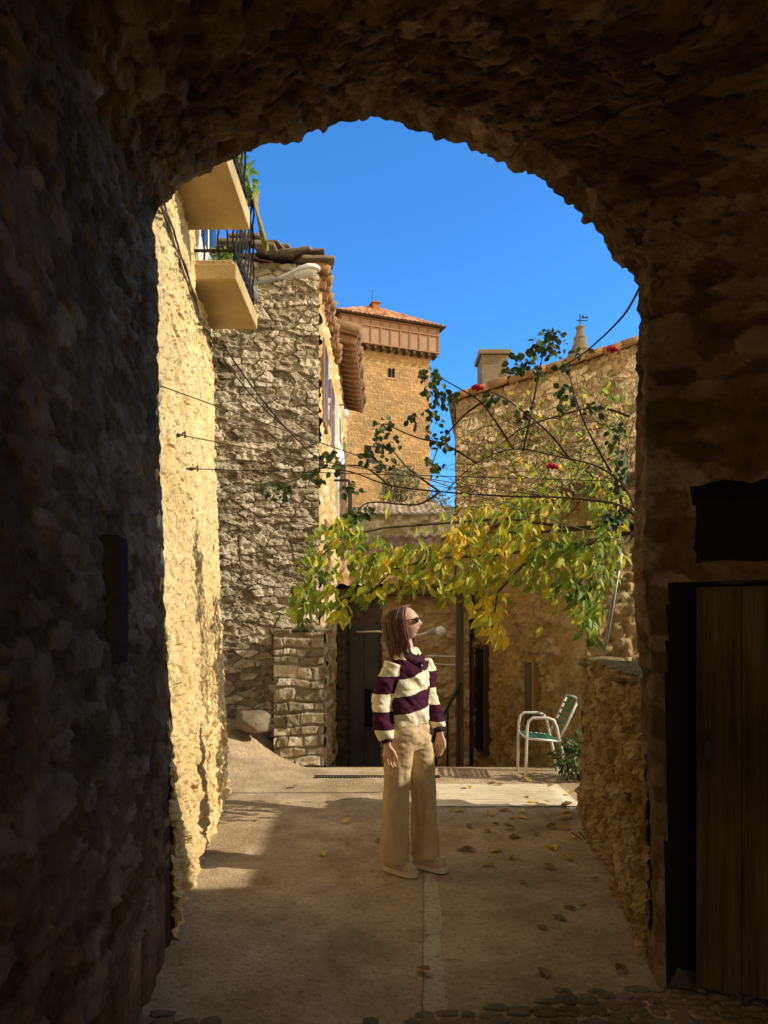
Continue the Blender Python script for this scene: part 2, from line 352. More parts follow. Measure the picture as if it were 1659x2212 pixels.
hz=-3+14.2*sst(24,58,hy)+fbm(hx*.15,hy*.15,2,3)*1.0-6*sst(8,40,np.abs(hx))
tag(np_mesh('hill',np.stack([hx,hy,hz],-1).reshape(-1,3),gfaces(61,54),M['hill'],None),'scrubby hillside under the tower','hill',kind='structure')
cb=MB(); rr=random.Random(5)
yy=1.5
while yy<2.95:
    w=rr.uniform(.04,.062); xx=-1.0
    while xx<1.55:
        l=rr.uniform(.05,.11)
        lim=2.88 if xx>.6 else 2.67+.07*math.sin(xx*4)
        if yy<lim+rr.uniform(-.05,.01):
            sd0=rr.random()*50
            cb.ball((xx+l/2,yy+rr.uniform(-.012,.012),.001),(l*.54,w*.56,rr.uniform(.007,.014)),10,7,fn=lambda p:Vector((p.x*(1+.5*float(fbm(p.y*40,sd0,0,2))),p.y*(1+.5*float(fbm(p.x*40,sd0,3,2))),p.z*(1+.4*float(fbm(p.x*60,p.y*60,sd0,2))))))
        xx+=l
    yy+=w*.92
tag(cb.build('cobblestones',M['cobble'],smooth=True),'worn dark cobbles paving the passage floor','cobbles',kind='stuff')
# ---------------------------------------------------------------- passage
T=thing('vaulted_passage','dark rubble stone vaulted passage framing the sunny lane','archway',(0,0,0))
prof_px=[(380,1885),(374,1560),(362,1380),(352,1200),(346,900),(341,650),(333,480),(360,440),(400,408),(440,378),(480,355),(515,340),(550,324),(585,312),(620,309),(645,306),(668,286),(700,291),(738,269),(790,264),(840,262),(872,276),(905,292),(940,306),(975,312),(1010,322),(1035,338),(1062,352),(1110,376),(1150,381),(1178,405),(1205,428),(1260,480),(1290,512),(1312,542),(1350,590),(1380,612),(1377,700),(1371,900),(1369,1100),(1362,1200),(1372,1330),(1384,1450),(1396,2060)]
pp=np.array([mouth(*p)[:2] for p in prof_px])
sd=np.concatenate([[0],np.cumsum(np.linalg.norm(np.diff(pp,axis=0),axis=1))])
NP=680; sv=np.linspace(0,sd[-1],NP)
X0=np.interp(sv,sd,pp[:,0]);Z0=np.interp(sv,sd,pp[:,1]); Z0[0]=-.08;Z0[-1]=-.08
L0=float(lx(3.42));R0=float(rx(3.1)); n0=(X0-L0)/(R0-L0)
offs=np.concatenate([np.arange(0,.2,.015),np.arange(.2,.62,.0075),np.arange(.62,2.2,.018),np.linspace(2.23,3.2,20),np.linspace(3.3,6.1,14)])
XX=[];YY=[];ZZ=[];UU=[]
acc=0;prevR=None
for o in offs:
    L_=float(lx(3.42-o));R_=rx2(3.1-o)
    x=L_+n0*(R_-L_); XX.append(x); YY.append(MY-MS*X0-o); ZZ.append(np.where(Z0>2.6,2.6+(Z0-2.6)*(1-.05*min(o,3)),Z0))
    if prevR is not None: acc=acc+np.hypot(x-prevR[0],o-prevR[1])
    prevR=(x,o); UU.append(np.zeros(NP)+acc)
XX=np.array(XX);YY=np.array(YY);ZZ=np.array(ZZ);UU=np.array(UU)
P0=np.stack([XX,YY,ZZ],-1)
dO=np.gradient(P0,axis=0);dS=np.gradient(P0,axis=1)
NN=np.cross(dS,dO); NN/=np.maximum(np.linalg.norm(NN,axis=-1,keepdims=True),1e-6)
outw=(XX-.1)*NN[...,0]+(ZZ-1.9)*NN[...,2]
if outw.mean()<0: NN=-NN
uu=np.broadcast_to(sv,XX.shape)
hm,tone,mm_=rubble(23,.15,.07,.05,.042,.24,.05,.09)(UU+3.5,uu)
hm2,_,_=rubble(29,.36,.2,.03,.02,.12,.1,.1)(UU+3.5,uu)
crag=np.abs(fbm(UU*3.6,uu*7.5,4.5,5))
hh=.035*fbm(UU*1.3,uu*1.3,1.5,3)+.04*(crag-.2)+.026*fbm(UU*20,uu*28,7.5,4)-.55*hm-.15*hm2+.03
arch=sst(2.4,3.0,ZZ)
edge=np.clip(1-offs/.45,0,1)[:,None]
hh=hh*(.45+.4*arch)*(1-.45*edge)
P=P0+NN*hh[...,None]
fl=(XX>1.0)&(ZZ<2.4)&(YY<2.95)&(YY>1.2)
outn=np.array([.496,.868,0])
door=fl&(XX>1.165)&(XX<1.98)&(ZZ<1.665)
hole=fl&(XX>1.25)&(XX<1.95)&(ZZ>1.76)&(ZZ<2.06)
rec=door|hole
ring_=fl&(XX>1.12)&(ZZ<1.78)&~rec
P=np.where(ring_[...,None],P0+NN*(hh*.5)[...,None],P)
# ragged stones round the square hole
wob=np.array([1.,0,0])*(.03*fbm(ZZ*9,YY*3,2.2,3))[...,None]+np.array([0,0,1.])*(.03*fbm(XX*9,YY*5,7.7,3))[...,None]
nearh=fl&(XX>1.15)&(ZZ>1.7)&(ZZ<2.16)
P=np.where(nearh[...,None],P+wob*sst(1.7,1.8,ZZ)[...,None],P)
P=np.where(rec[...,None],P0+outn*.22+np.where(hole[...,None],wob,0),P)
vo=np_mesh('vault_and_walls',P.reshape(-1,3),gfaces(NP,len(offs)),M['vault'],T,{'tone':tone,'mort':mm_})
vo.data.materials.append(M['painted_dark'])  # recess faces painted near-black in place of their shade
rf_=rec.astype(int); fm=(rf_[:-1,:-1]+rf_[:-1,1:]+rf_[1:,:-1]+rf_[1:,1:]).ravel()>=1
vo.data.polygons.foreach_set('material_index',fm.astype(np.int32))
fa=MB(); o0=[tuple(P[0,i]) for i in range(NP)]
def outer(i):
    x,z=X0[i],Z0[i]; c=(.05,1.9); dx,dz=x-c[0],z-c[1]
    k=min((1.72/abs(dx)) if abs(dx)>1e-6 else 99,(3.3/dz) if dz>0 else 99)
    X=c[0]+dx*k; Z=c[1]+dz*k
    if z<.4: Z=-.1 if i in(0,NP-1) else z
    return (X,MY-MS*X,Z)
o1=[outer(i) for i in range(NP)]
fa.rings([o0,o1],cap=False,closed=False)
fa.build('facade',M['ochre_stone'],T,recalc=False)
w=MB()
def prism(mb,poly,x0,x1):
    n=len(poly); mb.add([(x0,y,z) for y,z in poly]+[(x1,y,z) for y,z in poly],[tuple(range(n)),tuple(range(2*n-1,n-1,-1))]+[(i,(i+1)%n,n+(i+1)%n,n+i) for i in range(n)])
prism(w,[(2.3,-.2),(5.6,-.2),(5.6,0),(4.72,3.52),(3.1,3.48),(2.6,4.5),(2.4,5.1),(2.3,5.1)],5,7.5)  # unseen block added on the right, outlined to cast the lane's shade
w.build('unseen_shade_caster',M['ochre_stone'],T)
w=MB(); w.beam((1.72,MY-MS*1.72-.045,1.6),(5.1,MY-MS*5.1-.045,1.6),.07,3.5); w.build('side_wall',M['ochre_stone'],T)
wd_=Vector((.868,-.496,0)); on=Vector((.496,.868,0))
p0=Vector((1.255,2.805,0))+on*.06
D=MB(); rr=random.Random(2)
x=0
while x<.85:
    w0=rr.uniform(.08,.17); a=p0+wd_*(x+.001)+on*rr.uniform(-.006,.006); b=p0+wd_*(x+w0-.001)+on*rr.uniform(-.006,.006)
    bz=rr.uniform(.015,.07)
    D.beam(a+Vector((0,0,(bz+1.655)/2)),b+Vector((0,0,(bz+1.655)/2)),.03,1.655-bz); x+=w0
dr_=D.build('door',M['wood_door'],T,bevel=.003)
hb=MB(); hb.box(p0+wd_*.045-on*.02+Vector((0,0,1.0)),(.025,.012,.06),rz=-.52); hb.build('latch',M['iron'],dr_)
lt=MB(); 
a=Vector((1.13,2.868,1.71));b=Vector((2.1,2.31,1.715)); nseg=24
rs=[]
for k in range(nseg+1):
    c=a.lerp(b,k/nseg)+on*.085; q=.008*math.sin(k*1.9)+.01*math.sin(k*.7)
    rs.append([c+on*ox+Vector((0,0,oz+q*(1 if oz>0 else .6))) for ox,oz in((-.08,-.042),(-.09,0),(-.075,.04),(.06,.045),(.06,-.04))])
lt.rings(rs); lt.build('lintel',M['vault'],T,bevel=.006)
# ---------------------------------------------------------------- meter box
def lwp(y,z,o): return Vector((float(lx(y))-.035*z+o,y,z))
UB=thing('meter_box','flat dark metal meter box fixed on the shadowed left passage wall','box',(float(lx(2.5)),2.5,1.36))
m=MB(); m.beam(lwp(2.42,1.59,-.005),lwp(2.55,1.59,-.005),.06,.45); m.build('casing',M['box'],UB,bevel=.006)
m=MB(); m.beam(lwp(2.432,1.59,.027),lwp(2.538,1.59,.027),.007,.41); m.build('lid',M['box'],UB,bevel=.003)
m=MB(); m.tube([lwp(2.525,1.58,.027),lwp(2.525,1.58,.037)],.007,10); m.build('lock',M['iron'],UB)
# ---------------------------------------------------------------- left house
LH=thing('plastered_house','rough ochre plastered house with two balconies catching sun on the left','house',(-1.4,4.8,0))
def leanL(P):
    y=P[...,1]; z=P[...,2]; P=P.copy(); P[...,0]+=lx(y)-.036*z; return P
def lw(u,v):
    big=stucco(5,.012,.012)(u,v); st=rubble(9,.2,.09,.022,.013,.12,.06,.12)(u,v)
    low=1-sst(.1,2.2,v)
    pits=np.abs(fbm(u*16,v*7,31,4))
    patch=sst(-.1,.35,fbm(u*1.1,v*.8,41,3))
    h=big[0]+st[0]*(.3+.3*patch+.9*low)-.03*np.maximum(pits-.27,0)+.03*low*fbm(u*3,v*1.5,12,3)
    return h,big[1],np.clip(big[2]*.55+st[2]*(.3+.25*low),0,1)
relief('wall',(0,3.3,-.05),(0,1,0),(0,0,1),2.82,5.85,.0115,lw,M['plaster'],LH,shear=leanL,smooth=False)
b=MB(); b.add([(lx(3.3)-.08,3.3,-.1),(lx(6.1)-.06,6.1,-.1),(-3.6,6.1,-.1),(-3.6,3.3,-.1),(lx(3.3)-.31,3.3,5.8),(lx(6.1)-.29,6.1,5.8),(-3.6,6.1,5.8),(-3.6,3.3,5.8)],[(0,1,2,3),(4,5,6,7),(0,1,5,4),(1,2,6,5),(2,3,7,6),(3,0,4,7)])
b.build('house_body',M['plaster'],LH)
def balcony(y0,y1,z,dep,lab):
    xa=float(lx((y0+y1)/2))-.036*z-.15; xb=xa+.15+dep
    s=MB(); s.span((xa,y0,z),(xb,y1,z+.13)); s.span((xa,y0+.03,z+.13),(xb-.03,y1-.03,z+.17))
    o=s.build('balcony',M['slabconc'],LH,bevel=.012); tag(o,lab)
    r=MB(); zt=z+1.05
    for (a,bb) in (((xb-.03,y0+.04),(xb-.03,y1-.04)),((xa+.15,y0+.04),(xb-.03,y0+.04)),((xa+.15,y1-.04),(xb-.03,y1-.04))):
        A=Vector((*a,0));B=Vector((*bb,0)); n=max(2,int((B-A).length/.1))
        r.beam(A+Vector((0,0,zt)),B+Vector((0,0,zt)),.035,.02); r.beam(A+Vector((0,0,z+.24)),B+Vector((0,0,z+.24)),.02,.015)
        for k in range(n+1):
            q=A.lerp(B,k/n); r.tube([q+Vector((0,0,z+.16+t*.89/10)) + Vector((.008*math.sin(t*2.2),.008*math.cos(t*2.2),0)) for t in range(11)],.008,5)
    r.build('railing',M['iron'],o)
    return xa,xb,o
xa,xb,bo=balcony(5.1,5.95,4.03,.36,'lower farther balcony with twisted iron railing and plants')
sc=MB(); 
pts=[[(xb+.09*(1-k/7)**2+.012*math.sin(k+j*.8),5.74+.2*j/8,4.66+.52*k/7+.04*math.sin(j)) for j in range(9)] for k in range(8)]
sc.rings(pts,cap=False,closed=False); so=sc.build('reed_screen',M['screen'],bo,smooth=True); sm=so.modifiers.new('s','SOLIDIFY'); sm.thickness=.012
xa2,xb2,bo2=balcony(3.5,4.86,4.26,.34,'nearer upper balcony seen from below')
wd=MB(); wx=float(lx(5.5))-.036*4.9
wd.span((wx-.05,5.3,4.2),(wx+.06,5.85,6.0)); wo=wd.build('balcony_door',M['white'],LH,bevel=.01)
for k in range(2):
    wd=MB(); wd.span((wx+.05,5.35+.26*k,4.5),(wx+.065,5.55+.26*k,5.9)); wd.build('pane',M['glass'],wo)
cbz=MB()
for q in range(4):
    path=[]; rq=random.Random(q)
    for i in range(44):
        y=3.5+2.55*i/43; z=3.64+.11*(y-3.5)+.035*math.sin(y*2.1)-.02*abs(math.sin(y*3.4)); a=i*.22+q*PI/2+.9*math.sin(i*.23+q*2)
        path.append(lwp(y,z,.025)+Vector((.012*math.cos(a),0,.026*math.sin(a)+rq.uniform(-.004,.004))))
    cbz.tube(path,.0065,6)
tag(cbz.build('cable_bundle',M['cable_tan'],smooth=True),'twisted cable bundle strung along the sunlit plaster wall below the balconies','cable')
# ---------------------------------------------------------------- leaves
def leaf_mesh(name,leaves,mat,parent=None):
    V=[];Fc=[];tn=[]
    for (p,d,nrm,L,W,t) in leaves:
        d=d.normalized(); s=d.cross(nrm)
        if s.length<1e-3: s=d.orthogonal()
        s.normalize(); n=s.cross(d); i=len(V)
        bend=n*(-L*.12)
        for (a,w,h) in ((0,0,0),(.28,.42,.06),(.62,.46,.04),(1,0,-.14),(.62,-.46,.04),(.28,-.42,.06),(.48,0,-.03)):
            V.append(tuple(p+d*(a*L)+s*(w*W)+n*(h*L)+bend*a*a)); tn.append(t)
        Fc+=[(i+6,i,i+1),(i+6,i+1,i+2),(i+6,i+2,i+3),(i+6,i+3,i+4),(i+6,i+4,i+5),(i+6,i+5,i)]
    return np_mesh(name,np.array(V),Fc,mat,parent,{'tone':tn},smooth=False)
def rv(): 
    while True:
        v=Vector((random.uniform(-1,1),random.uniform(-1,1),random.uniform(-1,1)))
        if .05<v.length<1: return v
def bush(n,c,r,L,droop=.3,t0=0,t1=1,asp=.5):
    out=[]
    for k in range(n):
        v=rv(); p=Vector(c)+Vector((v.x*r[0],v.y*r[1],v.z*r[2]))
        l=L*random.uniform(.6,1.2)
        out.append((p,rv()+v*.8-Vector((0,0,droop)),rv()+Vector((0,0,.6)),l,l*asp,random.uniform(t0,t1)))
    return out
PL=thing('balcony_plant','bright green trailing plant spilling over the top of the balcony railing','plant',pt(515,430,5.15))
lv=bush(150,pt(522,385,5.12),(.105,.1,.17),.065); leaf_mesh('leaves',lv,M['bright_leaf'],PL)
s_=MB(); s_.tube([pt(505,430,5.2),pt(515,390,5.15),pt(512,350,5.1)],.006,5); s_.tube([pt(505,430,5.2),pt(530,385,5.1)],.005,5); s_.build('stem',M['cane'],PL)
s_=MB(); q=pt(516,440,5.2); s_.lathe((q.x,q.y,q.z-.06),[(.05,0),(.07,.1),(.075,.1)],14); s_.build('pot',M['tile'],PL)
PL=thing('balcony_plant','small low green plant on the floor of the farther balcony','plant',pt(490,575,5.6))
leaf_mesh('leaves',bush(60,pt(490,556,5.6),(.11,.06,.05),.06),M['bright_leaf'],PL)
# ---------------------------------------------------------------- house A
HA=thing('stone_house','tall grey rubble stone house with slab roof and street lamp behind the plastered wall','house',(-.75,8,-.3))
U=Vector((math.cos(R(10)),math.sin(R(10)),0)); cA=Vector((-.75,8.0,-.4))
oA=cA-U*2.6
relief('front_wall',oA,U,(0,0,1),2.6,6.02,.0105,rubble(31,.21,.085,.034,.02,.17,.045,.09),M['grey_stone'],HA,smooth=False)
relief('flank_wall',(-.76,8.02,-.4),(0,1,0),(0,0,1),2.5,6.02,.03,rubble(37,.3,.15,.035,.02,.12,.05),M['ochre_stone'],HA)
b=MB(); bx0=cA-U*3.6; b.add([bx0+Vector((0,.08,0)),cA+Vector((-.05,.08,0)),Vector((-.81,10.5,-.4)),Vector((-4.4,10.5,-.4)),bx0+Vector((0,.08,6.0)),cA+Vector((-.05,.08,6.0)),Vector((-.81,10.5,5.6)),Vector((-4.4,10.5,5.6))],[(0,1,2,3),(4,5,6,7),(0,1,5,4),(1,2,6,5),(2,3,7,6),(3,0,4,7)])
b.build('house_body',M['grey_stone'],HA)
rf=MB(); rr=random.Random(3)
for k in range(90):
    u=rr.uniform(-2.1,.04); y=rr.uniform(-.14,.7); lift=.03+.24*max(0,1-abs((u+.6)/1.0))+.1*y
    Mx=Matrix.Rotation(rr.uniform(-.3,.3),3,'Z')@Matrix.Rotation(rr.uniform(-.12,.12)-.08*u,3,'Y')@Matrix.Rotation(.12+rr.uniform(-.1,.1),3,'X')
    q=cA+U*u+Vector((0,y,6.04+lift*rr.uniform(.2,1)))
    rf.box(q,(rr.uniform(.2,.42),rr.uniform(.22,.4),rr.uniform(.025,.045)),M=Mx)
ro=rf.build('roof',M['slab'],HA,bevel=.01)
for k in range(13):
    y=8.02+k*.2; ev=MB(); ev.tube([(-.98,y,5.74-.02*k*.5),(-.64+.02*math.sin(k*2),y,5.58-.02*k*.5)],[.08,.07],8)
    ev.build('eave_tile',M['tile'],HA,smooth=True)
for k in range(9):
    ev=MB(); ev.beam((-.95,8.1+k*.28,5.5),(-.68,8.1+k*.28,5.45),.07,.09); ev.build('rafter',M['wood_mid'],HA)
for (y0,y1,z0,z1) in ((8.2,8.75,3.9,4.9),(9.3,9.9,3.9,4.8),(8.5,9.1,1.9,2.8)):
    f=MB(); f.span((-.8,y0,z0),(-.70,y1,z1)); fo=f.build('window',M['wood_mid'],HA,bevel=.01)
    f=MB(); f.span((-.72,y0+.07,z0+.08),(-.694,y1-.07,z1-.08)); f.build('pane',M['glass'],fo)
# House B
HB=thing('eaved_house','ochre house with deep timber eaves next to the tower','house',(-.75,12,-1))
relief('flank_wall',(-.78,10.52,-1.2),(0,1,0),(0,0,1),3.5,7.1,.04,rubble(41,.3,.15,.035,.02,.12,.05),M['ochre_stone'],HB)
b=MB(); b.span((-3.5,10.51,-1.2),(-.81,14.0,5.95)); b.build('house_body',M['ochre_stone'],HB)
for k in range(15):
    ev=MB(); ev.beam((-1.0,10.6+k*.24,5.96),(-.42,10.6+k*.24,5.82),.08,.1); ev.build('rafter',M['wood_mid'],HB)
ev=MB(); ev.beam((-1.6,12.25,6.18),(-.4,12.25,5.89),3.55,.03,up=(0,0,1)); 
ev.build('eave_boards',M['wood_mid'],HB)
ev=MB()
for k in range(18):
    y=10.5+k*.205
    ev.tube([(-1.6,y,6.28),(-.9,y,6.1),(-.37+.02*math.sin(k*1.7),y,5.96)],[.09,.085,.078],8)
ev.build('roof',M['tile_grey'],HB,smooth=True)
for (y0,y1,z0,z1,mm) in ((10.8,11.3,3.1,4.9,'white'),(12.2,12.8,3.2,4.6,'wood_mid')):
    f=MB(); f.span((-.8,y0,z0),(-.70,y1,z1)); fo=f.build('window',M[mm],HB,bevel=.01)
    f=MB(); f.span((-.72,y0+.08,z0+.1),(-.694,y1-.08,z1-.1)); f.build('pane',M['glass'],fo)
f=MB(); f.span((-.78,10.55,2.95),(-.52,11.6,3.06)); fo=f.build('balcony',M['slabconc'],HB,bevel=.01)
f=MB(); f.beam((-.54,10.57,3.7),(-.54,11.58,3.7),.03,.03)
for k in range(11): f.tube([(-.54,10.57+k*.1,3.06),(-.54,10.57+k*.1,3.7)],.01,5)
f.beam((-.76,10.57,3.7),(-.54,10.57,3.7),.03,.03)
f.build('railing',M['iron'],fo)
SD=thing('satellite_dish','white satellite dish on the sunlit house flank above a small balcony','satellite dish',pt(735,965,10.7))
q=pt(730,970,10.7); d=MB(); ax=Vector((.93,-.25,.25)).normalized(); s1=ax.cross(Vector((0,0,1))).normalized(); s2=s1.cross(ax)
rs=[]
for r_ in (.01,.1,.18,.24,.245):
    rs.append([q-ax*(.09*(1-(r_/.245)**2))+(s1*math.cos(a)+s2*math.sin(a))*r_ for a in np.linspace(0,2*PI,25)[:-1]])
do=d.rings(rs,cap=False).build('dish',M['white'],SD,smooth=True); sm=do.modifiers.new('s','SOLIDIFY'); sm.thickness=.012
d=MB(); d.tube([q-s2*.2,q+ax*.2-s2*.1,q+ax*.22],.01,6); d.tube([q-ax*.08,Vector((-.77,q.y,q.z-.05))],.018,6); d.box(q+ax*.22,(.04,.04,.05)); d.build('bracket',M['grey_metal'],SD)
GL=thing('wall_lamp','small white globe lamp on the far house corner above the dish','lamp',pt(745,893,11.5))
q=pt(746,893,11.5); d=MB(); d.ball(q,(.055,.055,.07),14,10); d.build('globe',M['white'],GL,smooth=True)
d=MB(); d.tube([q+Vector((0,0,.07)),q+Vector((-.02,0,.14)),Vector((-.74,q.y,q.z+.14))],.012,6); d.build('bracket',M['iron'],GL)
SL=thing('street_lamp','slim pale cobra head street lamp reaching right from the grey stone house below its roof','street lamp',pt(545,612,7.55))
q0=pt(543,614,7.5);q1=pt(602,602,7.2);q2=pt(690,580,6.95)
d=MB(); d.tube([q0+Vector((0,.22,-.0)),q0,q1],.017,8); d.box(q0+Vector((0,.17,0)),(.07,.03,.16)); d.build('arm',M['grey_metal'],SL,smooth=False)
ax=(q2-q1).normalized(); sd_=ax.cross(Vector((0,0,1))).normalized(); up=sd_.cross(ax)
rs=[];rs2=[]
for t,w_,h_ in ((0,.02,.022),(.1,.026,.03),(.25,.035,.036),(.36,.05,.045),(.55,.075,.06),(.78,.08,.07),(.93,.055,.05),(1,.02,.02)):
    c=q1+(q2-q1)*t
    rs.append([c+sd_*w_*math.cos(a)+up*(h_*math.sin(a) if math.sin(a)>0 else .15*h_*math.sin(a)) for a in np.linspace(0,2*PI,21)[:-1]])
d=MB(); d.rings(rs); d.build('housing',M['white'],SL,smooth=True)
for t,w_,h_ in ((.42,.02,.01),(.5,.05,.035),(.68,.065,.05),(.84,.055,.04),(.92,.02,.01)):
    c=q1+(q2-q1)*t-up*.008
    rs2.append([c+sd_*w_*math.cos(a)+up*(.2*h_*math.sin(a) if math.sin(a)>0 else 1.1*h_*math.sin(a)) for a in np.linspace(0,2*PI,17)[:-1]])
d=MB(); d.rings(rs2); d.build('lens',M['white'],SL,smooth=True)
# ---------------------------------------------------------------- pier
SP=thing('stone_pier','squared stone pier at the foot of the grey house','pier',(-.93,7.65,0))
relief('front_face',(-1.2,7.6,-.2),(1,.05,0),(0,0,1),.54,1.62,.011,masonry(51,(.08,.2),(.12,.34),.014,.035,.03,.07),M['grey_stone'],SP,smooth=False)
relief('side_face',(-.67,7.63,-.2),(0,1,0),(0,0,1),.5,1.62,.025,masonry(52,(.1,.2),(.16,.34),.02,.035,.02,.03),M['grey_stone'],SP)
b=MB(); b.span((-1.2,7.66,-.2),(-.7,8.15,1.4)); b.build('core',M['grey_stone'],SP)
b=MB(); rr=random.Random(8)
for k in range(4): b.box((-1.1+k*.14,7.72+.08*(k%2),1.43+.02*(k%3)),(.2,.28,.05),rz=rr.uniform(-.3,.3))
b.build('capstones',M['grey_stone'],SP,bevel=.015)
bo_=MB(); bo_.ball((-1.42,7.5,.46),(.19,.16,.13),26,18,fn=lambda p:Vector((max(-.16,min(.16,p.x)),p.y,max(-.1,min(.1,p.z))))*(1+.3*float(fbm(p.x*11,p.y*11,p.z*11,4))))
tag(bo_.build('boulder',M['grey_stone'],smooth=True),'rough boulder at the foot of the grey house left of the pier','stone')
# ---------------------------------------------------------------- house D
HD=thing('lane_end_house','low shaded house with clay tile roof closing the lane behind the woman','house',(.3,11,-.8))
relief('front_wall',(-.05,11,-1.2),(1,0,0),(0,0,1),1.4,3.35,.022,rubble(61,.22,.12,.035,.02,.12,.05,.1),M['ochre_stone'],HD)
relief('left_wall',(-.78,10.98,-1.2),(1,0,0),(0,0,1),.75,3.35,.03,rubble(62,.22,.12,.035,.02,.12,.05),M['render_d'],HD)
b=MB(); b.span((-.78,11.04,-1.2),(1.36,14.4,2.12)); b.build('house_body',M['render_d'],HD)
d=MB(); d.span((-.55,10.9,-.8),(-.08,11.02,1.5)); do=d.build('door',M['grey_door'],HD,bevel=.01)
d=MB()
for k in range(2): d.span((-.525+.22*k,10.885,-.75),(-.33+.22*k,10.9,1.45))
d.build('door_panels',M['grey_door'],do,bevel=.004)
d=MB(); d.span((-.3,10.87,-.1),(-.18,10.9,.5)); do2=d.build('window',M['painted_dark'],HD)
relief('roof',(-.85,10.7,2.06),(1,0,0),(0,3.7,1.25),2.25,3.9,.035,tiles(.2,.36,.05),M['tile'],HD)
b=MB(); b.span((-.85,10.72,1.96),(1.4,11.0,2.05)); b.build('eave_board',M['wood_dark'],HD)
HE=thing('distant_house','distant stone house with weathered tile roof at the foot of the tower','house',(.9,22,-3))
relief('front_wall',(-.6,22,-3),(1,0,0),(0,0,1),2.5,8.0,.05,rubble(71,.3,.16,.035,.02,.12,.05),M['house_c'],HE)
b=MB(); b.span((-.6,22.05,-3),(1.88,25,4.98)); b.build('house_body',M['house_c'],HE)
relief('roof',(-.72,21.75,4.95),(1,0,0),(0,3.4,.95),2.7,3.5,.05,tiles(.2,.36,.05),M['tile_grey'],HE)
d=MB(); d.span((1.2,21.9,3.5),(1.5,22.06,4.2)); d.build('window',M['painted_dark'],HE)
FS=thing('hillside_shrub','grey green rounded shrub on the slope below the tower','shrub',(.75,29.5,4.2))
leaf_mesh('foliage',bush(1000,pt(866,1045,30),(.8,.6,.8),.16)+bush(250,pt(845,1075,30),(.55,.5,.5),.16),M['shrub_leaf'],FS)
d=MB(); d.tube([pt(866,1200,30),pt(866,1060,30)],[.12,.05],6); d.build('stem',M['bark'],FS)
FS=thing('hillside_shrub','lower smaller shrub right of the rounded one below the tower','shrub',(1.9,27.5,3.8))
leaf_mesh('foliage',bush(420,pt(935,1085,28),(.7,.5,.42),.15),M['shrub_leaf'],FS)
d=MB(); d.tube([pt(935,1180,28),pt(935,1090,28)],[.09,.04],6); d.build('stem',M['bark'],FS)
# ---------------------------------------------------------------- tower
TW=thing('castle_tower','tall ochre stone castle tower with timber gallery and red tile hip roof','tower',(0,0,0))
ta=R(20); d0=60.0
near_c=pt(744,740,d0); U=Vector((math.cos(ta),math.sin(ta),0)); Vv=Vector((-math.sin(ta),math.cos(ta),0))
W_=8.1; Dp=9.0
ctr=near_c+U*(W_/2)+Vv*(Dp/2); zg0=25.9; zg1=28.1
TW.location=(ctr.x,ctr.y,0); TW.rotation_euler=(0,0,ta)
def tl(name,mb,mat,par=None,**k): return mb.build(name,mat,par or TW,local=True,**k)
b=MB(); b.span((-W_/2,-Dp/2,-2),(W_/2,Dp/2,zg0+.2)); tl('body',b,M['tower'])
gw=W_/2+.5;gd=Dp/2+.6
b=MB(); b.span((-gw,-gd,zg0),(gw,gd,zg1)); go=tl('gallery',b,M['gallery'])
b=MB()
for k in range(11):
    x=-gw+2*gw*k/10; b.span((x-.08,-gd-.08,zg0-.1),(x+.08,-gd+.01,zg1))
    y=-gd+2*gd*k/10; b.span((-gw-.08,y-.08,zg0-.1),(-gw+.01,y+.08,zg1)); b.span((gw-.01,y-.08,zg0-.1),(gw+.08,y+.08,zg1))
for z in (zg0-.06,zg0+1.45,zg1-.12): b.span((-gw-.12,-gd-.12,z),(gw+.12,-gd+.0,z+.11)); b.span((-gw-.12,-gd,z),(-gw,gd,z+.11))
tl('gallery_posts',b,M['wood_mid'],go)
b=MB()
for k in range(13):
    x=-gw+.2+(2*gw-.4)*k/12; b.span((x-.1,-gd-.15,zg0-.4),(x+.1,-gd+.8,zg0-.12))
tl('corbels',b,M['wood_dark'],go)
ew=gw+.55;ed=gd+.55
apz=zg1+3.0; rg=1.2
def hip_face(a,b_,c_,d_,name):
    a,b_,c_,d_=[np.array(q,float) for q in(a,b_,c_,d_)]
    nu,nv=90,30; u,v=np.meshgrid(np.linspace(0,1,nu),np.linspace(0,1,nv)); u=u[...,None];v=v[...,None]
    Pq=(a*(1-u)+b_*u)*(1-v)+(d_*(1-u)+c_*u)*v
    wid=np.linalg.norm(b_-a); h=.08*np.abs(np.cos(PI*u*wid/.42))*(1-v*.8)+.05*(1-(v*10)%1)
    n=np.cross(b_-a,d_-a); n/=np.linalg.norm(n); Pq=Pq+h*n
    jit=TAB[(np.floor(u*wid/.42).astype(int)*7+np.floor(v*10).astype(int)*131)&8191]
    return np_mesh(name,Pq.reshape(-1,3),gfaces(nu,nv),M['tower_roof'],TW,{'tone':jit},local=True)
A0=(-ew,-ed,zg1);B0=(ew,-ed,zg1);C0=(ew,ed,zg1);D0=(-ew,ed,zg1);R1=(-.3,-rg,apz);R2=(.3,rg,apz)
hip_face(A0,B0,R1,R1,'roof_slope');hip_face(B0,C0,R2,R1,'roof_slope');hip_face(C0,D0,R2,R2,'roof_slope');hip_face(D0,A0,R1,R2,'roof_slope')
b=MB(); b.span((-ew+.02,-ed+.02,zg1-.02),(ew-.02,ed-.02,zg1+.1)); tl('eave_board',b,M['wood_dark'])
b=MB(); b.span((-.9,-3.0,zg1+1.3),(-.3,-2.2,zg1+2.45)); b.span((-1.0,-3.1,zg1+2.45),(-.2,-2.1,zg1+2.55)); do=tl('dormer',b,M['tower_roof'])
b=MB(); b.tube([(-.3,-1,apz-.2),(-.3,-1,apz+1.6)],.025,6); tl('mast',b,M['iron'])
